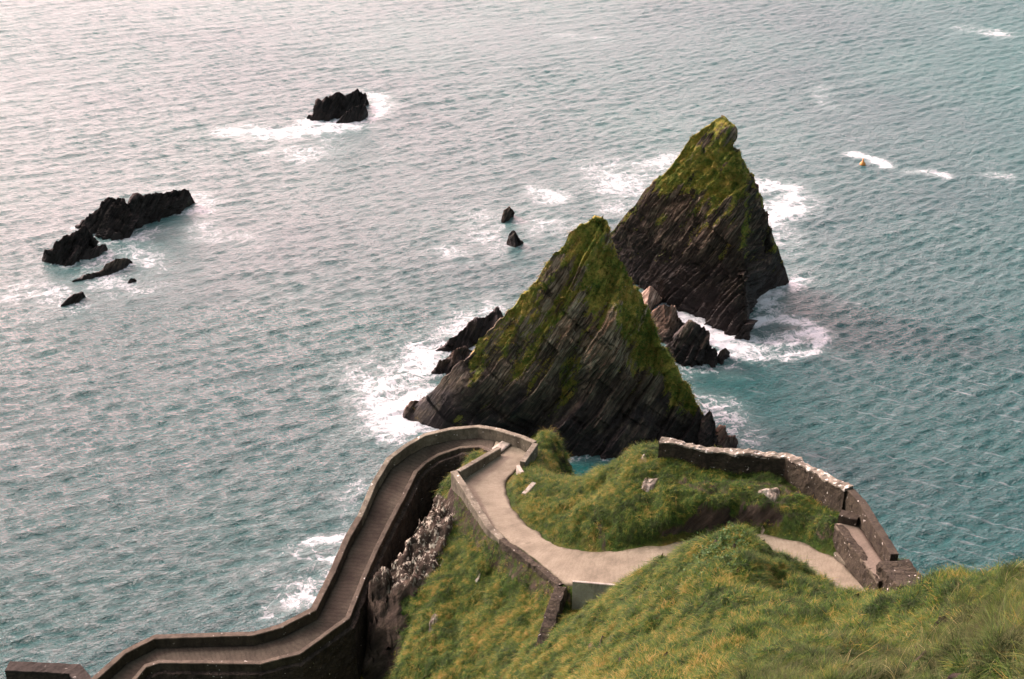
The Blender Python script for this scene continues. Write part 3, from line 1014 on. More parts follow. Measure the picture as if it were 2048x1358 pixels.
# ------------------------------------------------------------------ rocks: lofted faces between a silhouette and a waterline
def loft_rock(name, label, pairs, face=60, back=68, mat='stack_rock', nt=120, ns=80, amp=1.0, strata=54, seed=0, moss=None,
              lichen=None, cat='rock', group=None, layer=1.2, bulge=0.06, sink=1.8, jag=1.0, base_z=0.0, smooth=False, feature=None, ycoef=-.12):
    """pairs: [((u,v) on the skyline, (u,v) on the waterline), ...] from left to right"""
    FT = math.tan(R(face))
    Rp, Bp = [], []
    for r_, b_ in pairs:
        B = P(b_[0], b_[1], base_z) / K
        d = ray(*r_)
        T = -d[2] / d[1]
        y = (H - base_z + FT * B[1]) / (T + FT)
        t = y / d[1]
        z = H + d[2] * t
        if z < base_z + .02:
            z = base_z + .02
        Rp.append(np.array([d[0] * t, y, z]) * K)
        Bp.append(B * K)
    Rp, Bp = np.array(Rp), np.array(Bp)
    L = arclen((Rp + Bp) / 2 + (Rp - Bp) * .25)
    tt = np.linspace(0, L[-1], nt)
    Ri = np.stack([np.interp(tt, L, Rp[:, k]) for k in range(3)], 1)
    Bi = np.stack([np.interp(tt, L, Bp[:, k]) for k in range(3)], 1)
    hgt = Ri[:, 2] - base_z * K
    nb_ = max(8, ns // 3)
    cols, sv = [], []
    for s in np.linspace(-0.0, 1, ns):                   # front, base to ridge
        p = Bi * (1 - s) + Ri * s
        p = p.copy()
        p[:, 1] -= bulge * hgt * math.sin(math.pi * s) * 1.0
        cols.append(p)
        sv.append(s)
    for s in np.linspace(1, 0, nb_)[1:]:
        p = Ri.copy()
        p[:, 1] += hgt * (1 - s) / math.tan(R(back))
        p[:, 2] = base_z * K + hgt * s
        cols.append(p)
        sv.append(s)
    # skirt under water
    f0 = cols[0].copy()
    f0[:, 2] -= sink
    f0[:, 1] -= .3
    l0 = cols[-1].copy()
    l0[:, 2] -= sink
    cols = [f0] + cols + [l0]
    sv = [-.05] + sv + [-.05]
    Vv = np.stack(cols, 1)
    S = np.tile(np.array(sv), (nt, 1))
    # normals
    du = np.gradient(Vv, axis=0)
    dv = np.gradient(Vv, axis=1)
    nrm = np.cross(dv, du)
    nrm /= np.maximum(np.linalg.norm(nrm, axis=-1, keepdims=True), 1e-6)
    flip = np.sign(nrm[:, ns // 2, 1].mean())
    nrm *= -flip if flip else 1
    ang = R(strata)
    q = (Vv[..., 2] * math.cos(ang) - Vv[..., 0] * math.sin(ang) + ycoef * Vv[..., 1])
    al = (Vv[..., 0] * math.cos(ang) + Vv[..., 2] * math.sin(ang))
    warp = fbm(Vv * .10 + seed, 3, 101) * 1.3
    disp = np.zeros(q.shape)
    tone = np.zeros(q.shape)
    for lay, a in ((layer * 2.6, .60), (layer, .42), (layer * .42, .22), (layer * .18, .08)):
        qq = (q + warp * min(1, lay)) / lay
        ql = np.floor(qq)
        fr = qq - ql
        h1 = vnoise(np.stack([ql * 7.31, al / (lay * 2.2), ql * 1.7 + seed], -1), 111)
        blockn = vnoise(np.stack([ql * 3.3, np.floor(al / (lay * 2.2) + ql * .37) * 5.1, ql * 0 + seed], -1), 117)
        if lay < layer * 1.5:
            tone += (h1 * .5 + blockn) * (.55 if lay > layer * .9 else .45 if lay > layer * .3 else .25)
        disp += a * ((fr ** 1.6 - .5) * 1.15 + h1 * .6 + blockn * 1.2)
    disp += fbm(Vv * .16 + seed, 4, 121) * 1.5 + fbm(Vv * 2.2 + seed, 3, 131) * .12
    if feature is not None:
        disp += feature(Vv)
    edge = np.clip(np.minimum(np.arange(nt), np.arange(nt)[::-1]) / (nt * .06), .25, 1)[:, None]
    ridge = 1 - .62 * np.exp(-((S - 1) / .09) ** 2)
    depthf = np.clip(hgt / (hgt.max() * .35), .2, 1)[:, None]
    Vd = Vv + nrm * (disp * amp * ridge * depthf)[..., None] * 1.0
    # jagged skyline
    rj = np.exp(-((S - 1) / .12) ** 2)
    Vd[..., 2] += rj * amp * jag * depthf * (.35 + fbm(Vv * np.array([.9, .2, .2]) + seed, 4, 141) * .8 + .18 * disp + .35 * vnoise(Vv * np.array([1.6, .2, .3]) + seed, 143))
    Vd[..., 2] = np.where(S < 0, np.minimum(Vd[..., 2], base_z * K - sink * .8), Vd[..., 2])
    z1 = np.zeros(S.shape)
    tn = np.linspace(0, 1, nt)[:, None]
    if moss is not None:
        mo = moss(tn + 0 * S, S, Vd, disp)
        z1 = np.clip(mo, 0, 1)
        lumpy = fbm(Vd * 1.1 + seed, 3, 151)
        Vd = Vd + nrm * (sstep(.4, .7, z1) * (.04 + .22 * lumpy * amp))[..., None]
    li = lichen(tn + 0 * S, S, Vd, disp) if lichen is not None else np.zeros(S.shape)
    fcs = grid_faces(nt, Vv.shape[1])
    o = mesh_np(name, Vd.reshape(-1, 3), fcs if flip < 0 else fcs[:, ::-1], M[mat], attrs={'moss': z1.ravel(), 'lichen': np.clip(li, 0, 1).ravel(), 'bed': tone.ravel()}, smooth=smooth)
    tag(o, label, cat, group)
    recenter(o)
    return o, Vd, z1, nrm, S


def img_blob(Vd, cx, cy, rx, ry, rot=0):
    u, v, _ = project(Vd)
    c0, s0 = math.cos(R(rot)), math.sin(R(rot))
    x, y = u - cx, v - cy
    a, b_ = (x * c0 + y * s0) / rx, (-x * s0 + y * c0) / ry
    return np.clip(1.5 - np.sqrt(a * a + b_ * b_), 0, 1)


def bedco(p, a=R(54)):
    return np.stack([p[..., 0] * math.cos(a) + p[..., 2] * math.sin(a), p[..., 1], -p[..., 0] * math.sin(a) + p[..., 2] * math.cos(a)], -1)


def moss_front(t, S, Vd, disp):
    n = fbm(bedco(Vd) * np.array([.16, .4, .55]), 4, 201) * .62 + fbm(bedco(Vd) * np.array([.5, 1.0, 1.9]), 3, 203) * .5
    m_ = sstep(.38, .85, S) * .50 + sstep(.93, 1.0, S) * .22 * sstep(.15, .3, t)
    m_ = m_ + img_blob(Vd, 1185, 480, 60, 60) * .65 + img_blob(Vd, 1225, 610, 75, 75, -60) * .55
    m_ = m_ + img_blob(Vd, 1310, 690, 36, 190, -35) * .7 + img_blob(Vd, 1235, 700, 70, 50) * .22
    m_ = m_ - sstep(.5, .2, S) * .6 - img_blob(Vd, 1150, 560, 60, 60) * .12
    return m_ * (1 - .8 * sstep(.22, .12, t)) + n * 1.35 - disp * .34 - .15


def lichen_front(t, S, Vd, disp):
    return sstep(.2, .5, S) * .8 + 0 * t


def cleft(Vv):
    return -1.5 * img_blob(Vv, 1135, 770, 26, 60, 20) - 1.2 * img_blob(Vv, 1060, 850, 30, 90, 50) + .9 * img_blob(Vv, 1190, 680, 40, 70, 30) - .8 * img_blob(Vv, 1300, 800, 30, 90, 45) + .8 * img_blob(Vv, 1120, 560, 30, 80, 35)


front_pairs = [
    ((808, 828), (808, 832)), ((850, 800), (845, 846)), ((898, 752), (900, 862)), ((935, 712), (950, 880)), ((985, 655), (1000, 893)), ((1020, 618), (1040, 902)),
    ((1060, 577), (1085, 908)), ((1095, 528), (1130, 912)), ((1130, 486), (1165, 914)), ((1160, 455), (1190, 914)), ((1188, 436), (1210, 914)), ((1206, 433), (1225, 913)),
    ((1218, 465), (1240, 912)), ((1224, 500), (1255, 911)), ((1247, 530), (1275, 908)), ((1262, 560), (1290, 905)), ((1282, 600), (1310, 902)), ((1310, 650), (1335, 900)),
    ((1338, 705), (1360, 900)), ((1362, 745), (1385, 900)), ((1385, 790), (1405, 900)), ((1402, 826), (1420, 900)), ((1420, 850), (1435, 900)), ((1440, 872), (1445, 896)), ((1452, 890), (1454, 893))]
st1, V1, m1, n1_, S1 = loft_rock('sea_stack', 'tall triangular sea stack nearest the path, turf on its peak and right ridge', front_pairs, face=62, feature=lambda q_: cleft(q_), nt=420, ns=300,
                                 amp=1.0, seed=3, moss=moss_front, lichen=lichen_front, cat='sea stack', layer=2.3)

far_pairs = [
    ((1180, 520), (1180, 524)), ((1200, 492), (1215, 545)), ((1222, 463), (1250, 562)), ((1248, 435), (1285, 578)), ((1275, 402), (1318, 597)), ((1305, 368), (1350, 615)), ((1335, 335), (1380, 633)),
    ((1362, 298), (1408, 648)), ((1385, 270), (1430, 658)), ((1410, 250), (1450, 666)), ((1432, 238), (1465, 671)), ((1447, 236), (1478, 675)), ((1462, 250), (1488, 677)), ((1466, 288), (1496, 679)),
    ((1484, 318), (1500, 676)), ((1503, 350), (1500, 655)), ((1520, 395), (1502, 635)), ((1535, 440), (1508, 615)), ((1548, 475), (1520, 595)), ((1560, 505), (1535, 580)), ((1570, 535), (1552, 572)), ((1578, 562), (1572, 569))]


def moss_far(t, S, Vd, disp):
    n = fbm(bedco(Vd) * np.array([.16, .4, .55]), 4, 211) * .62 + fbm(bedco(Vd) * np.array([.5, 1.0, 1.9]), 3, 213) * .5
    m_ = sstep(.72, .97, S) * .34 + img_blob(Vd, 1410, 290, 55, 80, 40) * .6 + img_blob(Vd, 1455, 400, 50, 85) * .75 + img_blob(Vd, 1400, 350, 60, 50) * .4
    m_ = m_ + img_blob(Vd, 1310, 420, 25, 40, 40) * .25 - sstep(.5, .3, S) * .6
    return m_ + img_blob(Vd, 1350, 330, 60, 36, -45) * .5 + img_blob(Vd, 1435, 252, 34, 26) * .7 + n * 1.3 - disp * .30 - .04


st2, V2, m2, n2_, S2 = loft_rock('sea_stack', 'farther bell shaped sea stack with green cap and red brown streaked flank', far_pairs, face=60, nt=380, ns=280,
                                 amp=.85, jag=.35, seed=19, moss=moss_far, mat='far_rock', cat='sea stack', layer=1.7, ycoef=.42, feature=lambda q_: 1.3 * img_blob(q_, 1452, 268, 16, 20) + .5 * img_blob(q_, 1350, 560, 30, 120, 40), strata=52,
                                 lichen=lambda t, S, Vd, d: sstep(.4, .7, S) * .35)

SMALL = [
    # name, label, pairs, mat, face, amp, cat, group
    ('sea_rock', 'ragged brown rock ledge low against the left foot of the near stack', [((862, 745), (862, 748)), ((880, 722), (885, 752)), ((905, 712), (915, 740)), ((930, 690), (940, 715)), ((945, 700), (945, 703))], 'brown_rock', 50, .5),
    ('sea_rock', 'dark jagged rock row leaning on the upper left flank of the near stack', [((870, 700), (870, 703)), ((892, 683), (898, 706)), ((920, 665), (930, 705)), ((952, 640), (965, 690)), ((975, 632), (990, 680)), ((996, 617), (1010, 665)), ((1015, 650), (1015, 655))], 'stack_rock', 50, .5),
    ('sea_rock', 'wedge of layered rock at the left waterline corner of the near stack', [((806, 830), (806, 834)), ((822, 808), (832, 842)), ((848, 795), (858, 848)), ((862, 820), (872, 850)), ((880, 845), (880, 852))], 'brown_rock', 50, .4),
    ('rock_slab', 'pink sunlit rock slab in the gap between the two stacks', [((1262, 612), (1262, 618)), ((1280, 590), (1276, 626)), ((1300, 573), (1290, 634)), ((1312, 582), (1298, 630)), ((1323, 595), (1308, 618)), ((1326, 600), (1326, 604))], 'pink_rock', 45, .15),
    ('boulder', 'brown jagged boulder just below the pink slab', [((1290, 650), (1290, 656)), ((1305, 625), (1312, 672)), ((1328, 612), (1335, 685)), ((1350, 622), (1352, 678)), ((1365, 645), (1365, 664)), ((1372, 660), (1372, 664))], 'brown_rock', 58, .5),
    ('boulder', 'large dark wedge boulder right of the near stack ridge', [((1322, 700), (1322, 712)), ((1345, 678), (1350, 728)), ((1375, 652), (1378, 733)), ((1400, 646), (1400, 733)), ((1412, 665), (1415, 730)), ((1424, 690), (1426, 727)), ((1434, 718), (1434, 722))], 'stack_rock', 64, .6),
    ('sea_rock', 'small grey rock washed by foam beside the dark wedge boulder', [((1428, 722), (1428, 725)), ((1440, 704), (1441, 730)), ((1450, 697), (1450, 728)), ((1457, 702), (1457, 716)), ((1460, 712), (1460, 714))], 'brown_rock', 50, .25),
    ('sea_rock', 'black pointed fin at the right foot of the near stack', [((1398, 870), (1396, 900)), ((1408, 832), (1410, 905)), ((1419, 821), (1424, 908)), ((1430, 842), (1434, 908)), ((1435, 870), (1440, 906)), ((1446, 900), (1446, 904))], 'stack_rock', 68, .45),
    ('sea_rock', 'low brown toothed rock outside the black fin', [((1432, 862), (1432, 900)), ((1440, 856), (1442, 908)), ((1449, 858), (1450, 910)), ((1452, 880), (1454, 908)), ((1462, 876), (1464, 904)), ((1470, 873), (1469, 898)), ((1472, 890), (1472, 894))], 'brown_rock', 62, .3),
    ('sea_rock', 'upper of two small pointed rocks in open water left of the peak', [((1002, 441), (1002, 444)), ((1008, 424), (1009, 446)), ((1018, 413), (1016, 444)), ((1026, 420), (1023, 437)), ((1028, 428), (1028, 431))], 'brown_rock', 60, .3),
    ('sea_rock', 'lower of two small pointed rocks in open water left of the peak', [((1013, 484), (1013, 488)), ((1018, 470), (1022, 494)), ((1027, 459), (1031, 497)), ((1037, 472), (1039, 494)), ((1047, 484), (1047, 487))], 'stack_rock', 60, .3),
    ('reef_rock', 'long black jagged reef, main ridge of the left group', [((150, 452), (150, 458)), ((175, 435), (178, 470)), ((200, 415), (200, 474)), ((212, 398), (222, 478)), ((245, 396), (245, 480)), ((256, 408), (262, 478)), ((272, 388), (275, 462)), ((290, 392), (292, 452)), ((310, 388), (318, 444)), ((345, 382), (345, 434)), ((367, 378), (368, 424)), ((378, 390), (378, 416)), ((390, 404), (390, 407))], 'black_rock', 52, .8),
    ('reef_rock', 'black reef rock left of and below the main ridge', [((84, 518), (84, 524)), ((92, 505), (100, 530)), ((120, 480), (125, 533)), ((145, 462), (150, 528)), ((168, 456), (168, 520)), ((182, 470), (180, 510)), ((190, 488), (190, 492))], 'black_rock', 52, .7),
    ('reef_rock', 'short black rock lobe beside a white water gap', [((160, 515), (160, 520)), ((175, 500), (180, 520)), ((198, 491), (200, 514)), ((212, 490), (210, 504)), ((215, 498), (215, 500))], 'black_rock', 50, .35),
    ('reef_rock', 'thin brown tilted rock below the black reef', [((144, 563), (144, 566)), ((170, 548), (175, 562)), ((200, 542), (205, 556)), ((215, 528), (218, 552)), ((240, 518), (240, 544)), ((255, 515), (255, 534)), ((264, 524), (264, 528))], 'brown_rock', 45, .4),
    ('reef_rock', 'tiny dark rock right of the thin tilted rock', [((256, 564), (256, 567)), ((262, 557), (264, 567)), ((270, 557), (270, 563)), ((273, 560), (273, 562))], 'black_rock', 50, .15),
    ('reef_rock', 'small black shark fin rock, lowest of the left group', [((121, 611), (121, 614)), ((135, 598), (140, 612)), ((150, 585), (155, 608)), ((163, 581), (163, 603)), ((169, 590), (169, 594))], 'black_rock', 52, .3),
    ('reef_rock', 'black rock on the skyline side of the bright foam streak', [((613, 235), (613, 238)), ((632, 215), (636, 242)), ((655, 195), (660, 243)), ((680, 190), (683, 240)), ((700, 192), (702, 226)), ((716, 184), (714, 220)), ((730, 190), (728, 216)), ((738, 205), (738, 209))], 'black_rock', 52, .7),
    ('reef_rock', 'black rock in white wash in front of the foam streak rock', [((672, 244), (672, 247)), ((690, 228), (694, 248)), ((710, 214), (713, 245)), ((726, 212), (727, 240)), ((736, 228), (736, 232))], 'black_rock', 48, .45),
]
rocks_xy = []
for i, (nm, lab, prs, mt, fa, am) in enumerate(SMALL):
    o, Vd, _, _, _ = loft_rock(nm, lab, prs, face=fa, mat=mt, nt=90, ns=48, amp=am, seed=30 + i * 3, layer=.9, cat='rock', sink=1.2, jag=1.2,
                              group='reef rocks left of the stacks' if nm == 'reef_rock' else 'rocks around the feet of the stacks')
    rocks_xy.append(Vd)

# pale outcrops in the turf: irregular plates following the ground
def outcrop(name, label, u, v, ru, rv, z, rot=0, seed=0, thick=.12):
    c = P(u, v, z)
    for _ in range(12):                                  # settle on the terrain along the sight line
        zz = float(ground_z(c[0], c[1]))
        c = P(u, v, c[2] / K + (zz - c[2]) / K * .5)
    sc = np.linalg.norm(c - np.array([0, 0, H * K])) / F
    nr, na = 14, 40
    th = np.linspace(0, 2 * math.pi, na, endpoint=False)
    rn = 1 + .30 * fbm(np.stack([np.cos(th) * 1.4, np.sin(th) * 1.4, th * 0 + seed], 1), 3, 301)
    rr_ = np.linspace(0, 1, nr)
    x = rr_[:, None] * np.cos(th) * ru * sc * rn
    y = rr_[:, None] * np.sin(th) * rv * sc * rn / .75
    c0, s0 = math.cos(R(rot)), math.sin(R(rot))
    x, y = x * c0 - y * s0, x * s0 + y * c0
    X_, Y_ = c[0] + x, c[1] + y
    Z_ = ground_z(X_, Y_) + thick * (1 - rr_[:, None] ** 3) - .25 * (rr_[:, None] ** 6)
    Vv = np.stack([X_, Y_, Z_], -1)
    Vv[..., 2] += fbm(Vv * 1.6 + seed, 4, 303) * .22 + np.floor(fbm(Vv * 1.0 + seed, 2, 305) * 3) * .07
    idx = np.arange(nr * na).reshape(nr, na)
    nx = np.roll(idx, -1, 1)
    f = np.stack([idx[:-1], idx[1:], nx[1:], nx[:-1]], -1).reshape(-1, 4)
    o = mesh_np(name, Vv.reshape(-1, 3), f, M['pale_rock'], attrs={'moss': np.zeros(nr * na), 'lichen': np.ones(nr * na)}, smooth=False)
    tag(o, label, 'outcrop', 'pale outcrops in the turf')
    return o


outcrop('rock_outcrop', 'largest white lichened outcrop on the dark slope below the ridge wall', 1540, 988, 26, 20, 23, seed=1)
outcrop('rock_outcrop', 'narrow white outcrop standing in the turf of the left spur', 866, 1248, 11, 26, 15, seed=2, rot=-6, thick=.15)
outcrop('rock_outcrop', 'small white outcrop in the turf below the lichen spotted wall', 955, 1155, 7, 13, 16, seed=3, thick=.12)
outcrop('rock_outcrop', 'pale outcrop beside the near end of the ridge wall', 1298, 968, 20, 26, 22, seed=4, rot=-30, thick=.2)
outcrop('rock_outcrop', 'pale pinkish outcrop at the knoll crest just left of the ridge wall', 1285, 925, 13, 12, 22, seed=5)
outcrop('rock_outcrop', 'small flat white rock under the corner of the ridge wall', 1642, 1015, 9, 4, 23, seed=6, thick=.2)
outcrop('rock_outcrop', 'tiny white rock near the foot of the dark slope', 1528, 1030, 6, 5, 22.5, seed=7, thick=.2)
slab = wall_mesh('stone_slab', [P(1043, 988, 18.6), P(1064, 966, 18.75)], .36, .12, .3, M['pale_concrete'], rough=.03, side=-1, seed=40)
tag(slab, 'white stone slab lying in the grass beside the path', 'slab')

# ------------------------------------------------------------------ sea
NY, NX = 950, 860
yn = 72.0
yf = 440.0
sy = np.linspace(0, 1, NY)
yv = yn * (yf / yn) ** (sy ** 1.08)
sx = np.linspace(-1, 1, NX)
WX = (yv * 0.47 + 14)[:, None] * sx[None, :]
WY = np.repeat(yv[:, None], NX, 1)
foam = np.zeros(WX.shape)


def stroke(pts, r, s):
    global foam
    w = np.array([P(u, v, 0)[:2] for u, v in pts])
    best = np.full(WX.shape, 1e9)
    for a, b_ in zip(w[:-1], w[1:]):
        d = b_ - a
        L2 = d @ d + 1e-9
        t = np.clip(((WX - a[0]) * d[0] + (WY - a[1]) * d[1]) / L2, 0, 1)
        best = np.minimum(best, np.hypot(WX - a[0] - t * d[0], WY - a[1] - t * d[1]))
    foam = np.maximum(foam, s * np.exp(-(best / (r * .85)) ** 2))


wpn = np.stack([WX, WY, WX * 0], -1)
for a in [([(985, 615), (905, 665), (850, 705)], 4.2, .62), ([(850, 705), (805, 760), (770, 800), (790, 860)], 5.5, .74), ([(840, 780), (815, 810), (800, 850)], 3, .95), ([(830, 850), (880, 868), (920, 885)], 2.0, .6), ([(740, 740), (760, 860)], 6, .5),
          ([(470, 262), (540, 268), (620, 260), (700, 250)], 5, .85), ([(700, 250), (750, 232), (762, 205), (745, 188)], 3.5, .65), ([(560, 300), (600, 312), (650, 290)], 6, .45), ([(620, 245), (690, 248), (735, 235)], 3, 1.0),
          ([(950, 425), (985, 455), (960, 475)], 5, .6), ([(1060, 378), (1110, 388), (1120, 405), (1090, 400)], 2.5, .6), ([(915, 505), (990, 495), (1050, 460)], 5, .5), ([(1000, 450), (1030, 450)], 4, .65), ([(1050, 430), (1130, 460)], 7, .4),
          ([(1340, 325), (1280, 330), (1245, 345), (1260, 365), (1290, 380)], 9, .62), ([(1225, 420), (1240, 400), (1280, 380)], 5, .5),
          ([(1510, 368), (1560, 378), (1582, 398), (1560, 425), (1530, 440)], 5, .8), ([(1560, 460), (1590, 520), (1600, 545)], 6, .35), ([(1575, 565), (1540, 565), (1515, 600)], 4, .95), ([(1540, 590), (1500, 640)], 4, .55),
          ([(1400, 655), (1430, 675), (1470, 690), (1510, 700)], 4.5, 1.0), ([(1505, 645), (1560, 640), (1610, 648), (1648, 678), (1628, 700), (1570, 714), (1500, 716)], 2.1, 1.0), ([(1540, 694), (1572, 678), (1600, 668), (1585, 690)], 2.4, 1.0), ([(1480, 690), (1530, 690)], 3.4, .75), ([(1530, 660), (1600, 670)], 5, .35),
          ([(1430, 710), (1480, 700), (1530, 710)], 4.5, .8), ([(1335, 615), (1375, 640), (1385, 648)], 2.2, 1.0), ([(1265, 575), (1280, 590)], 2, .8), ([(1380, 740), (1460, 735)], 3.5, .55),
          ([(1420, 800), (1460, 830), (1490, 860), (1500, 900)], 4.0, .55), ([(1460, 860), (1520, 880)], 2.5, .55), ([(1490, 870), (1510, 900)], 3.0, .6),
          ([(620, 1082), (660, 1080), (700, 1078)], 1.5, 1.0), ([(600, 1105), (650, 1120), (690, 1110)], 4, .62), ([(640, 1140), (620, 1175), (600, 1190)], 4, .5), ([(540, 1222), (600, 1215), (640, 1200)], 2.5, .6), ([(480, 1215), (560, 1160)], 6, .36), ([(690, 1040), (730, 960), (750, 930)], 3, .4),
          ([(200, 470), (260, 482), (330, 455), (385, 412)], 6, .5), ([(200, 515), (230, 500), (290, 520)], 5, .6), ([(0, 590), (80, 575), (200, 570), (300, 560)], 8, .45), ([(0, 610), (110, 615), (190, 590)], 6, .4), ([(85, 530), (160, 525)], 4, .5), ([(320, 380), (390, 395)], 4, .5), ([(400, 460), (450, 470)], 8, .32),
          ([(1915, 54), (1960, 60), (2005, 68)], 4, .6), ([(1710, 310), (1745, 318), (1773, 332)], 1.9, 1.0), ([(1820, 343), (1850, 345), (1885, 350)], 2.0, .85), ([(1960, 348), (2015, 352)], 2.0, .5), ([(1645, 175), (1648, 210), (1690, 225)], 3, .3), ([(1170, 335), (1220, 360)], 3, .35), ([(1130, 70), (1190, 80)], 5, .3),
          ([(1135, 912), (1190, 915), (1250, 914)], 1.6, .55), ([(1560, 905), (1600, 925)], 4, .3), ([(1660, 940), (1700, 960)], 4, .25),
          ]:
    stroke(*a)
# thin wash all round the stacks' waterlines
for VV in [V1, V2] + rocks_xy:
    ring = VV[:, 1, :2]
    step = max(1, len(ring) // 40)
    rg = ring[::step]
    lo, hi = rg.min(0) - 6, rg.max(0) + 6
    sel = (WX > lo[0]) & (WX < hi[0]) & (WY > lo[1]) & (WY < hi[1])
    if sel.any():
        dd = np.full(sel.sum(), 1e9)
        for a, b_ in zip(rg[:-1], rg[1:]):
            d = b_ - a
            t = np.clip(((WX[sel] - a[0]) * d[0] + (WY[sel] - a[1]) * d[1]) / (d @ d + 1e-9), 0, 1)
            dd = np.minimum(dd, np.hypot(WX[sel] - a[0] - t * d[0], WY[sel] - a[1] - t * d[1]))
        foam[sel] = np.maximum(foam[sel], .62 * np.exp(-(dd / 1.0) ** 2))
foam = np.clip(foam * .92 + fbm(wpn * .20, 4, 401) * .42 * np.minimum(1, foam * 3) - .05, 0, 1)

WZ = np.zeros(WX.shape)
wr = np.random.default_rng(5)
main = R(116)                                    # direction the chop travels
for k in range(72):
    lam = 0.6 * (9.0 / 0.6) ** (k / 71.0)
    a = main + wr.normal() * .30
    kk = 2 * math.pi / lam
    amp = 0.0100 * lam ** .85 * (1.0 if lam < 1.6 else (1.6 / lam) ** 1.15)
    fade = np.clip(lam / (2.3 * np.gradient(yv)), 0, 1)[:, None] if lam < 3 else 1.0
    ph = kk * (WX * math.cos(a) + WY * math.sin(a)) + wr.uniform(0, 6.28)
    WZ += amp * np.sin(ph) * fade
gust = .9 + .35 * fbm(wpn * np.array([.018, .03, 0]), 3, 411)
WZ *= gust
edgef = sstep(1.0, .965, np.abs(sx))[None, :] * sstep(1.0, .97, sy)[:, None] * sstep(0, .02, sy)[:, None]
WZ *= edgef
WZ += .10 * foam * fbm(wpn * .8, 3, 421) * edgef
wv_ = np.stack([WX, WY, WZ], -1).reshape(-1, 3)
wf = grid_faces(NY, NX)[:, ::-1]
idx = np.arange(NY * NX).reshape(NY, NX)
border = np.concatenate([idx[0, :], idx[1:, -1], idx[-1, ::-1][1:], idx[::-1, 0][1:]])
bp = wv_[border]
cen = np.array([0, 220.0, 0])
dirs = bp - cen
dirs[:, 2] = 0
dirs /= np.linalg.norm(dirs, axis=1)[:, None]
vv_, ff_ = [wv_], [wf]
prev = border
base = len(wv_)
for rad in (60, 400, 2500, 9000):
    newp = bp + dirs * rad
    newp[:, 2] = 0
    ids = base + np.arange(len(border))
    ff_.append(np.stack([prev[:-1], prev[1:], ids[1:], ids[:-1]], 1))
    vv_.append(newp)
    prev = ids
    base += len(border)
wverts = np.concatenate(vv_)
wfaces = np.concatenate(ff_)
fo = np.r_[foam.ravel(), np.zeros(len(wverts) - foam.size)]

m, nd, ln, b, out = new_mat('sea_water')
pos = wpos(nd)
fa = attr(nd, 'foam').outputs['Fac']
# lacy foam
ed = nd.new('ShaderNodeTexNoise')
wob = tex(nd, ln, pos, 0.35, 3, .6)
warpv = nd.new('ShaderNodeVectorMath')
warpv.operation = 'ADD'
nc = nd.new('ShaderNodeTexNoise')
nc.inputs['Scale'].default_value = .45
nc.inputs['Detail'].default_value = 4
ln.new(pos, nc.inputs['Vector'])
wsc = nd.new('ShaderNodeVectorMath')
wsc.operation = 'SCALE'
wsc.inputs['Scale'].default_value = 3.6
ln.new(nc.outputs['Color'], wsc.inputs[0])
ln.new(pos, warpv.inputs[0])
ln.new(wsc.outputs[0], warpv.inputs[1])
vo = nd.new('ShaderNodeTexVoronoi')
vo.feature = 'DISTANCE_TO_EDGE'
vo.inputs['Scale'].default_value = .55
ln.new(warpv.outputs[0], vo.inputs['Vector'])
fn = tex(nd, ln, warpv.outputs[0], 1.1, 6, .75)


def ridge_lines(scale, width, det=3):
    t_ = tex(nd, ln, warpv.outputs[0], scale, det, .6, dist=.6)
    d_ = mathn(nd, ln, 'ABSOLUTE', mathn(nd, ln, 'SUBTRACT', t_, .5))
    return maprange(nd, ln, d_, 0.0, width, 1.0, 0.0)


r_a = ridge_lines(.30, .10, 4)
r_b = ridge_lines(.85, .13, 4)
r_c = ridge_lines(2.2, .16, 3)
patt = mathn(nd, ln, 'ADD', mathn(nd, ln, 'MULTIPLY', r_a, .40), mathn(nd, ln, 'ADD', mathn(nd, ln, 'MULTIPLY', r_b, .36), mathn(nd, ln, 'MULTIPLY', r_c, .24)))
fm = mathn(nd, ln, 'ADD', patt, mathn(nd, ln, 'MULTIPLY', fa, 1.15))
fm = maprange(nd, ln, fm, 1.02, 1.55, 0, .93)
fm = mathn(nd, ln, 'MULTIPLY', fm, maprange(nd, ln, fa, .05, .2))
# sparse wind streaks
stv = mapping(nd, ln, mapping(nd, ln, pos, rot=(0, 0, R(28))), scale=(0.16, 1.3, 1))
stn = tex(nd, ln, stv, 1.0, 5, .62)
sxx = nd.new('ShaderNodeSeparateXYZ')
ln.new(pos, sxx.inputs[0])
stm = mathn(nd, ln, 'MULTIPLY', maprange(nd, ln, stn, .58, .74, 0, .24), maprange(nd, ln, sxx.outputs[0], 5, 40))
fm = mathn(nd, ln, 'MAXIMUM', fm, stm)
# depth colour: greener and milky near the rocks and where foam dissolves
cn = tex(nd, ln, pos, .012, 4, .6)
deep = ramp(nd, ln, cn, [(0.35, (0.004, 0.084, 0.090)), (0.65, (0.010, 0.122, 0.115))])
milky = mathn(nd, ln, 'MULTIPLY', maprange(nd, ln, fa, 0.02, .6, 0, .65), 1.0)
deep = mixc(nd, ln, milky, deep, (0.19, 0.31, 0.30))
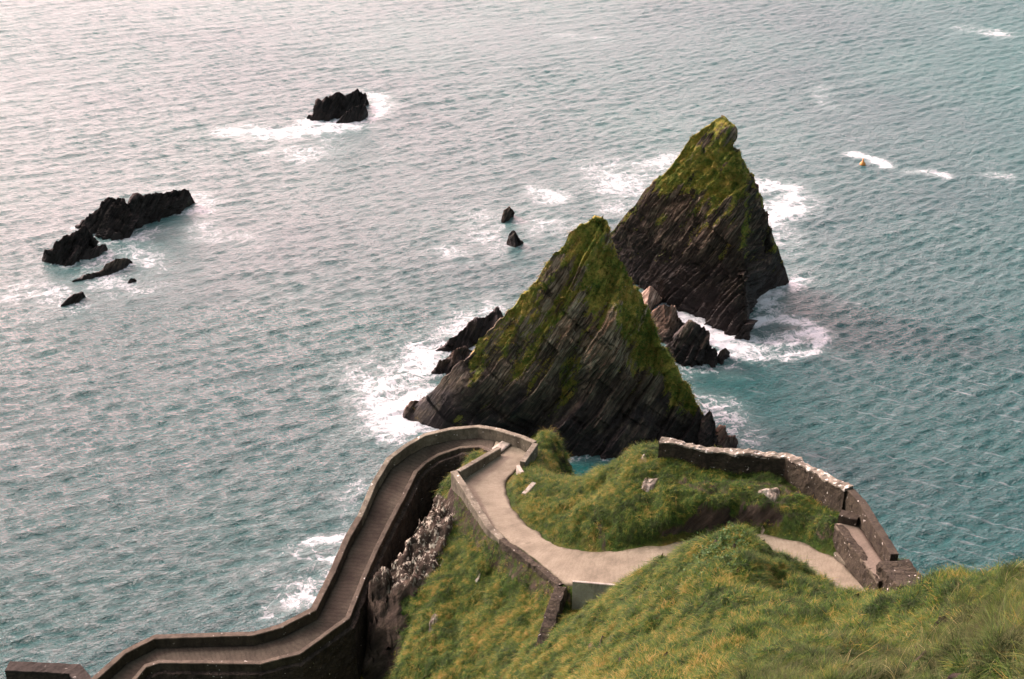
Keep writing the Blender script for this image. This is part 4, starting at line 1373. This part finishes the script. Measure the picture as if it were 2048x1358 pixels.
# ripples too small for the mesh
r1 = tex(nd, ln, mapping(nd, ln, mapping(nd, ln, pos, rot=(0, 0, R(-24))), scale=(0.75, 1.9, 1)), 1.0, 6, .62, dist=.6)
r2 = tex(nd, ln, mapping(nd, ln, mapping(nd, ln, pos, rot=(0, 0, R(-24))), scale=(2.2, 4.5, 1)), 1.0, 4, .65, dist=.5)
sy_ = nd.new('ShaderNodeSeparateXYZ')
ln.new(pos, sy_.inputs[0])
calm = maprange(nd, ln, sy_.outputs[1], 95, 300, 1.0, .38)
b1 = nd.new('ShaderNodeBump')
b1.inputs['Distance'].default_value = 1.15
ln.new(calm, b1.inputs['Strength'])
ln.new(r1, b1.inputs['Height'])
nb = b1.outputs[0]
nb = bump(nd, ln, r2, 0.26, 1.0, nb)
b.inputs['IOR'].default_value = 1.42
ln.new(maprange(nd, ln, sy_.outputs[1], 85, 280, .14, .46), b.inputs['Roughness'])
ln.new(deep, b.inputs['Base Color'])
ln.new(nb, b.inputs['Normal'])
fb = nd.new('ShaderNodeBsdfPrincipled')
fb.inputs['Base Color'].default_value = (0.66, 0.68, 0.71, 1)
fb.inputs['Roughness'].default_value = .8
fnb = bump(nd, ln, fn, .25, .8)
ln.new(fnb, fb.inputs['Normal'])
mx = nd.new('ShaderNodeMixShader')
ln.new(fm, mx.inputs[0])
ln.new(b.outputs[0], mx.inputs[1])
ln.new(fb.outputs[0], mx.inputs[2])
ln.new(mx.outputs[0], out.inputs[0])
M['water'] = m
sea = mesh_np('water', wverts, wfaces, M['water'], attrs={'foam': fo})
tag(sea, 'choppy teal sea with white foam round the rocks', 'sea', kind='structure')


# ------------------------------------------------------------------ grass
def tuft_mesh(name, n, length, spread, width, lean, mat, seed, droop=1.0, segs=4, head=False):
    r_ = np.random.default_rng(seed)
    V_, F_, tip, bl_ = [], [], [], []
    for i in range(n):
        a = r_.normal(0, .75)
        d = np.array([math.cos(a), math.sin(a)])
        L = length * r_.uniform(.55, 1.15)
        bx, by = r_.normal(0, spread, 2)
        le = lean * r_.uniform(.5, 1.5)
        w = width * r_.uniform(.7, 1.3)
        col = r_.normal(0, .05)
        pxy = np.array([bx, by])
        z = -.05
        ang = le * .35
        base = len(V_)
        fa_ = a + r_.normal(0, .9)
        side = np.array([-math.sin(fa_), math.cos(fa_), 0])
        for k in range(segs + 1):
            ww = w * (1 - (k / segs) ** 1.5 * .92)
            p3 = np.array([pxy[0], pxy[1], z])
            V_.append(p3 - side * ww / 2)
            V_.append(p3 + side * ww / 2)
            tip += [k / segs] * 2
            bl_ += [col] * 2
            st_l = L / segs
            ang += le * droop / segs * 1.5
            ang = min(ang, 1.9)
            pxy = pxy + d * math.sin(ang) * st_l
            z += math.cos(ang) * st_l
        for k in range(segs):
            F_.append([base + 2 * k, base + 2 * k + 1, base + 2 * k + 3, base + 2 * k + 2])
    o = mesh_np(name, np.array(V_), np.array(F_), mat, attrs={'tip': tip, 'blade': bl_}, smooth=True)
    return o


tuft_col = bpy.data.collections.new('tuft_shapes')
tufts = []


def make_col(name, specs):
    col = bpy.data.collections.new(name)
    for i, sp in enumerate(specs):
        o = tuft_mesh('grass_tuft', *sp)
        scene.collection.objects.unlink(o)
        col.objects.link(o)
    return col


long_col = make_col('long_tufts', [(24, .85, .10, .024, 1.0, M['grass'], 1), (24, .75, .12, .024, 1.25, M['grass'], 2), (22, 1.0, .10, .022, .9, M['grass'], 3), (28, .6, .13, .026, 1.3, M['grass'], 4), (18, 1.15, .10, .022, .75, M['grass'], 5)])
straw_col = make_col('straw_tufts', [(6, 1.05, .16, .020, .75, M['straw'], 31), (5, 1.15, .18, .020, .9, M['straw'], 32), (7, .9, .18, .020, 1.1, M['straw'], 33)])
mid_col = make_col('mid_tufts', [(26, .75, .16, .026, 1.35, M['grass_far'], 11), (26, .6, .18, .028, 1.2, M['grass_far'], 12), (22, .9, .16, .026, 1.5, M['grass_far'], 13), (26, .45, .20, .03, 1.0, M['grass_far'], 14)])
short_col = make_col('short_tufts', [(20, .42, .18, .045, 1.0, M['stack_turf'], 21), (20, .32, .2, .05, .8, M['stack_turf'], 22), (20, .5, .2, .045, 1.3, M['stack_turf'], 23)])


def scatter(name, label, pts, rot, scl, pick, col):
    me = bpy.data.meshes.new(name)
    n = len(pts)
    me.vertices.add(n)
    me.vertices.foreach_set('co', np.asarray(pts, np.float32).ravel())
    a = me.attributes.new('rot', 'FLOAT_VECTOR', 'POINT')
    a.data.foreach_set('vector', np.asarray(rot, np.float32).ravel())
    a = me.attributes.new('scl', 'FLOAT', 'POINT')
    a.data.foreach_set('value', np.asarray(scl, np.float32))
    a = me.attributes.new('pick', 'INT', 'POINT')
    a.data.foreach_set('value', np.asarray(pick, np.int32))
    me.update()
    o = bpy.data.objects.new(name, me)
    scene.collection.objects.link(o)
    ng = bpy.data.node_groups.new(name + '_nodes', 'GeometryNodeTree')
    ng.interface.new_socket('Geometry', in_out='INPUT', socket_type='NodeSocketGeometry')
    ng.interface.new_socket('Geometry', in_out='OUTPUT', socket_type='NodeSocketGeometry')
    gi = ng.nodes.new('NodeGroupInput')
    go = ng.nodes.new('NodeGroupOutput')
    ci = ng.nodes.new('GeometryNodeCollectionInfo')
    ci.inputs['Collection'].default_value = col
    ci.inputs['Separate Children'].default_value = True
    ci.inputs['Reset Children'].default_value = True
    ip = ng.nodes.new('GeometryNodeInstanceOnPoints')
    ip.inputs['Pick Instance'].default_value = True

    def na(nm, ty):
        q_ = ng.nodes.new('GeometryNodeInputNamedAttribute')
        q_.data_type = ty
        q_.inputs[0].default_value = nm
        return [s for s in q_.outputs if s.enabled and s.name == 'Attribute'][0]
    L_ = ng.links
    L_.new(gi.outputs[0], ip.inputs['Points'])
    L_.new(ci.outputs[0], ip.inputs['Instance'])
    L_.new(na('pick', 'INT'), ip.inputs['Instance Index'])
    e2r = ng.nodes.new('FunctionNodeEulerToRotation')
    L_.new(na('rot', 'FLOAT_VECTOR'), e2r.inputs[0])
    L_.new(e2r.outputs[0], ip.inputs['Rotation'])
    L_.new(na('scl', 'FLOAT'), ip.inputs['Scale'])
    L_.new(ip.outputs[0], go.inputs[0])
    md = o.modifiers.new('tufts', 'NODES')
    md.node_group = ng
    tag(o, label, 'grass', kind='stuff')
    return o


def terrain_scatter(n, keepf):
    x = rng.uniform(XR[0] + 1, XR[1] - 1, n)
    y = rng.uniform(YR[0] + 1, YR[1] - 1, n)
    z = ground_z(x, y)
    i = np.clip(((x - XR[0]) / ST).astype(int), 1, X.shape[0] - 2)
    j = np.clip(((y - YR[0]) / ST).astype(int), 1, X.shape[1] - 2)
    pt = V[i, j].copy()
    fx = (x - X[i, j])
    fy = (y - Y[i, j])
    pt[:, 0] += fx
    pt[:, 1] += fy
    pt[:, 2] = z
    gx, gy_ = gzx[i, j], gzy[i, j]
    u, v, dep = project(pt)
    ok = (u > -80) & (u < 2130) & (v > 700) & (v < 1400) & (dep > 3) & (z > 6)
    ok &= (dP[i, j] > .12) & (dR[i, j] > .5) & (rock[i, j] < .45 + rng.uniform(-.15, .15, n))
    ok &= keepf(pt, dep, rng.uniform(0, 1, n))
    return pt[ok], gx[ok], gy_[ok], dep[ok], dP[i, j][ok]


def orient(pt, gx, gy_, wind=(0.8, 0.35), dh=1.0, noise=.5):
    sl = np.hypot(gx, gy_) + 1e-6
    k = np.clip(sl, 0, 1.2) * dh
    wn_ = np.stack([fbm(pt * .22, 3, 501), fbm(pt * .22 + 40, 3, 503)], 1) * noise * 2
    vx = -gx / sl * k + wind[0] + wn_[:, 0] + rng.normal(0, .22, len(pt))
    vy = -gy_ / sl * k + wind[1] + wn_[:, 1] + rng.normal(0, .22, len(pt))
    ang_ = np.arctan2(vy, vx)
    slope_dir = -(gx * np.cos(ang_) + gy_ * np.sin(ang_))
    tilt = np.arctan(slope_dir) * .55
    return np.stack([rng.normal(0, .12, len(pt)), tilt + rng.normal(0, .12, len(pt)), ang_], 1)


# foreground hill
def hill(p, d):
    return (d < 74) & (p[:, 2] > 30) & ~((p[:, 0] < 3) & (d > 60))


pt, gx, gy_, dep, dpp = terrain_scatter(2600000, lambda p, d, r_: hill(p, d) & (d < 50) & (r_ < np.clip(34.0 / d, .18, 1.2) * .95))
sc = np.clip(.32 + .75 * sstep(-.05, .75, fbm(pt * np.array([.6, .6, .3]), 3, 511, ridged=True)) + rng.normal(0, .12, len(pt)) + .35 * fbm(pt * 1.6, 2, 517), .2, 1.25)
sc *= np.clip(1.05 - (dep - 26) * .020, .5, 1.05) * np.clip(dpp / .8, .35, 1)
scatter('grass', 'long wind blown grass on the near hill', pt, orient(pt, gx, gy_, dh=.7), sc, rng.integers(0, 5, len(pt)), long_col)
n_long = len(pt)
pt, gx, gy_, dep, dpp = terrain_scatter(900000, lambda p, d, r_: hill(p, d) & (d < 52) & (r_ < .14) & (fbm(p * .30, 3, 531) + .55 * sstep(4, 12, p[:, 0]) > .32))
scatter('straw_grass', 'pale straw stalks standing out of the green grass on the near hill', pt, orient(pt, gx, gy_, dh=.4), np.clip(.62 + rng.normal(0, .15, len(pt)), .3, 1), rng.integers(0, 3, len(pt)), straw_col)
pt, gx, gy_, dep, dpp = terrain_scatter(2200000, lambda p, d, r_: hill(p, d) & (d >= 46) & (r_ < .9))
sc = np.clip(.24 + .62 * sstep(-.05, .75, fbm(pt * np.array([.55, .55, .3]), 3, 511, ridged=True)) + rng.normal(0, .08, len(pt)) + .25 * fbm(pt * 1.5, 2, 517), .15, 1.0) * np.clip(dpp / .8, .35, 1)
scatter('hill_grass', 'combed green and straw coloured grass on the hill crest below the camera', pt, orient(pt, gx, gy_, dh=.9), sc, rng.integers(0, 4, len(pt)), mid_col)
# middle slopes
pt, gx, gy_, dep, dpp = terrain_scatter(1700000, lambda p, d, r_: (d >= 60) & (d < 125) & (r_ < .8) & ~hill(p, d))
sc = np.clip(.22 + .62 * sstep(-.05, .7, fbm(pt * np.array([.55, .55, .3]), 3, 521, ridged=True)) + rng.normal(0, .1, len(pt)) + .25 * fbm(pt * 1.5, 2, 527), .15, 1.0) * np.clip(dpp / 1.0, .3, 1)
scatter('cliff_grass', 'matted green and ochre turf on the knoll and the spur', pt, orient(pt, gx, gy_, wind=(.35, -.1), dh=1.4, noise=.35), sc, rng.integers(0, 4, len(pt)), mid_col)
n_mid = len(pt)
# turf on the stacks
sp, sr, ss = [], [], []
for VV, mm_, nn2 in ((V1, m1, n1_), (V2, m2, n2_)):
    c_ = np.argwhere((mm_ + rng.normal(0, .22, mm_.shape) > .85) & (rng.uniform(0, 1, mm_.shape) < .16))
    q_ = VV[c_[:, 0], c_[:, 1]]
    sp.append(q_)
    a_ = rng.uniform(0, 6.28, len(q_))
    sr.append(np.stack([rng.normal(0, .3, len(q_)), rng.normal(0.2, .3, len(q_)), a_], 1))
    ss.append(rng.uniform(.35, .95, len(q_)))
sp, sr, ss = np.concatenate(sp), np.concatenate(sr), np.concatenate(ss)
scatter('stack_grass', 'short clumpy turf on the peaks of the sea stacks', sp, sr, ss, rng.integers(0, 3, len(sp)), short_col)
print('tufts', n_long, n_mid, len(sp))

# ivy patch on the hill crest
c = PY(1437, 1095, 44.0)
Vl, Fl, tipl = [], [], []
r_ = np.random.default_rng(3)
for i in range(520):
    # leaves on trailing stems over the slope
    px = r_.normal(0, .62) + .25 * math.sin(i)
    py = r_.normal(0, 1.05)
    x, y = c[0] + px, c[1] + py
    z = float(ground_z(x, y)) + abs(r_.normal(.30, .16))
    s = r_.uniform(.05, .11)
    yaw, pit, rol = r_.uniform(0, 6.28), r_.normal(.5, .4), r_.normal(0, .4)
    cy, sy_ = math.cos(yaw), math.sin(yaw)
    o5 = [(0, -1.0, 0), (.75, -.35, .1), (.5, .35, .05), (0, 1.1, -.1), (-.5, .35, .05), (-.75, -.35, .1)]
    bi = len(Vl)
    for (lx, ly, lz) in o5:
        lx, ly, lz = lx * s, ly * s, lz * s
        ly, lz = ly * math.cos(pit) - lz * math.sin(pit), ly * math.sin(pit) + lz * math.cos(pit)
        lx, lz = lx * math.cos(rol) - lz * math.sin(rol), lx * math.sin(rol) + lz * math.cos(rol)
        Vl.append((x + lx * cy - ly * sy_, y + lx * sy_ + ly * cy, z + lz))
    Fl.append([bi, bi + 1, bi + 2, bi + 3])
    Fl.append([bi, bi + 3, bi + 4, bi + 5])
iv = mesh_np('ivy_bush', np.array(Vl), np.array(Fl), M['leaf'], attrs={'tip': np.zeros(len(Vl)), 'blade': r_.normal(0, .08, len(Vl))}, smooth=False)
tag(iv, 'leafy ivy patch on the crest of the near hill', 'ivy', )

# marker float in the open water
m, nd, ln, b, out = new_mat('orange_float')
b.inputs['Base Color'].default_value = (0.62, 0.25, 0.05, 1)
b.inputs['Roughness'].default_value = .5
M['float'] = m


def lathe(name, prof, center, mat, parent=None, n=20):
    th = np.linspace(0, 2 * math.pi, n, endpoint=False)
    Vv = np.array([[(r0 * math.cos(t_), r0 * math.sin(t_), z0) for t_ in th] for r0, z0 in prof]).reshape(-1, 3) + np.asarray(center)
    idx = np.arange(len(prof) * n).reshape(len(prof), n)
    nx = np.roll(idx, -1, 1)
    f = np.stack([idx[:-1], nx[:-1], nx[1:], idx[1:]], -1).reshape(-1, 4)
    return mesh_np(name, Vv, f, mat, parent)


bc = P(1725, 330, 0)
by_ = lathe('buoy', [(0.001, -.3), (.38, -.2), (.5, .1), (.42, .4), (.16, .62), (.10, 1.1), (.001, 1.12)], bc, M['float'])
tag(by_, 'small orange marker buoy floating beside a white foam crescent', 'buoy')
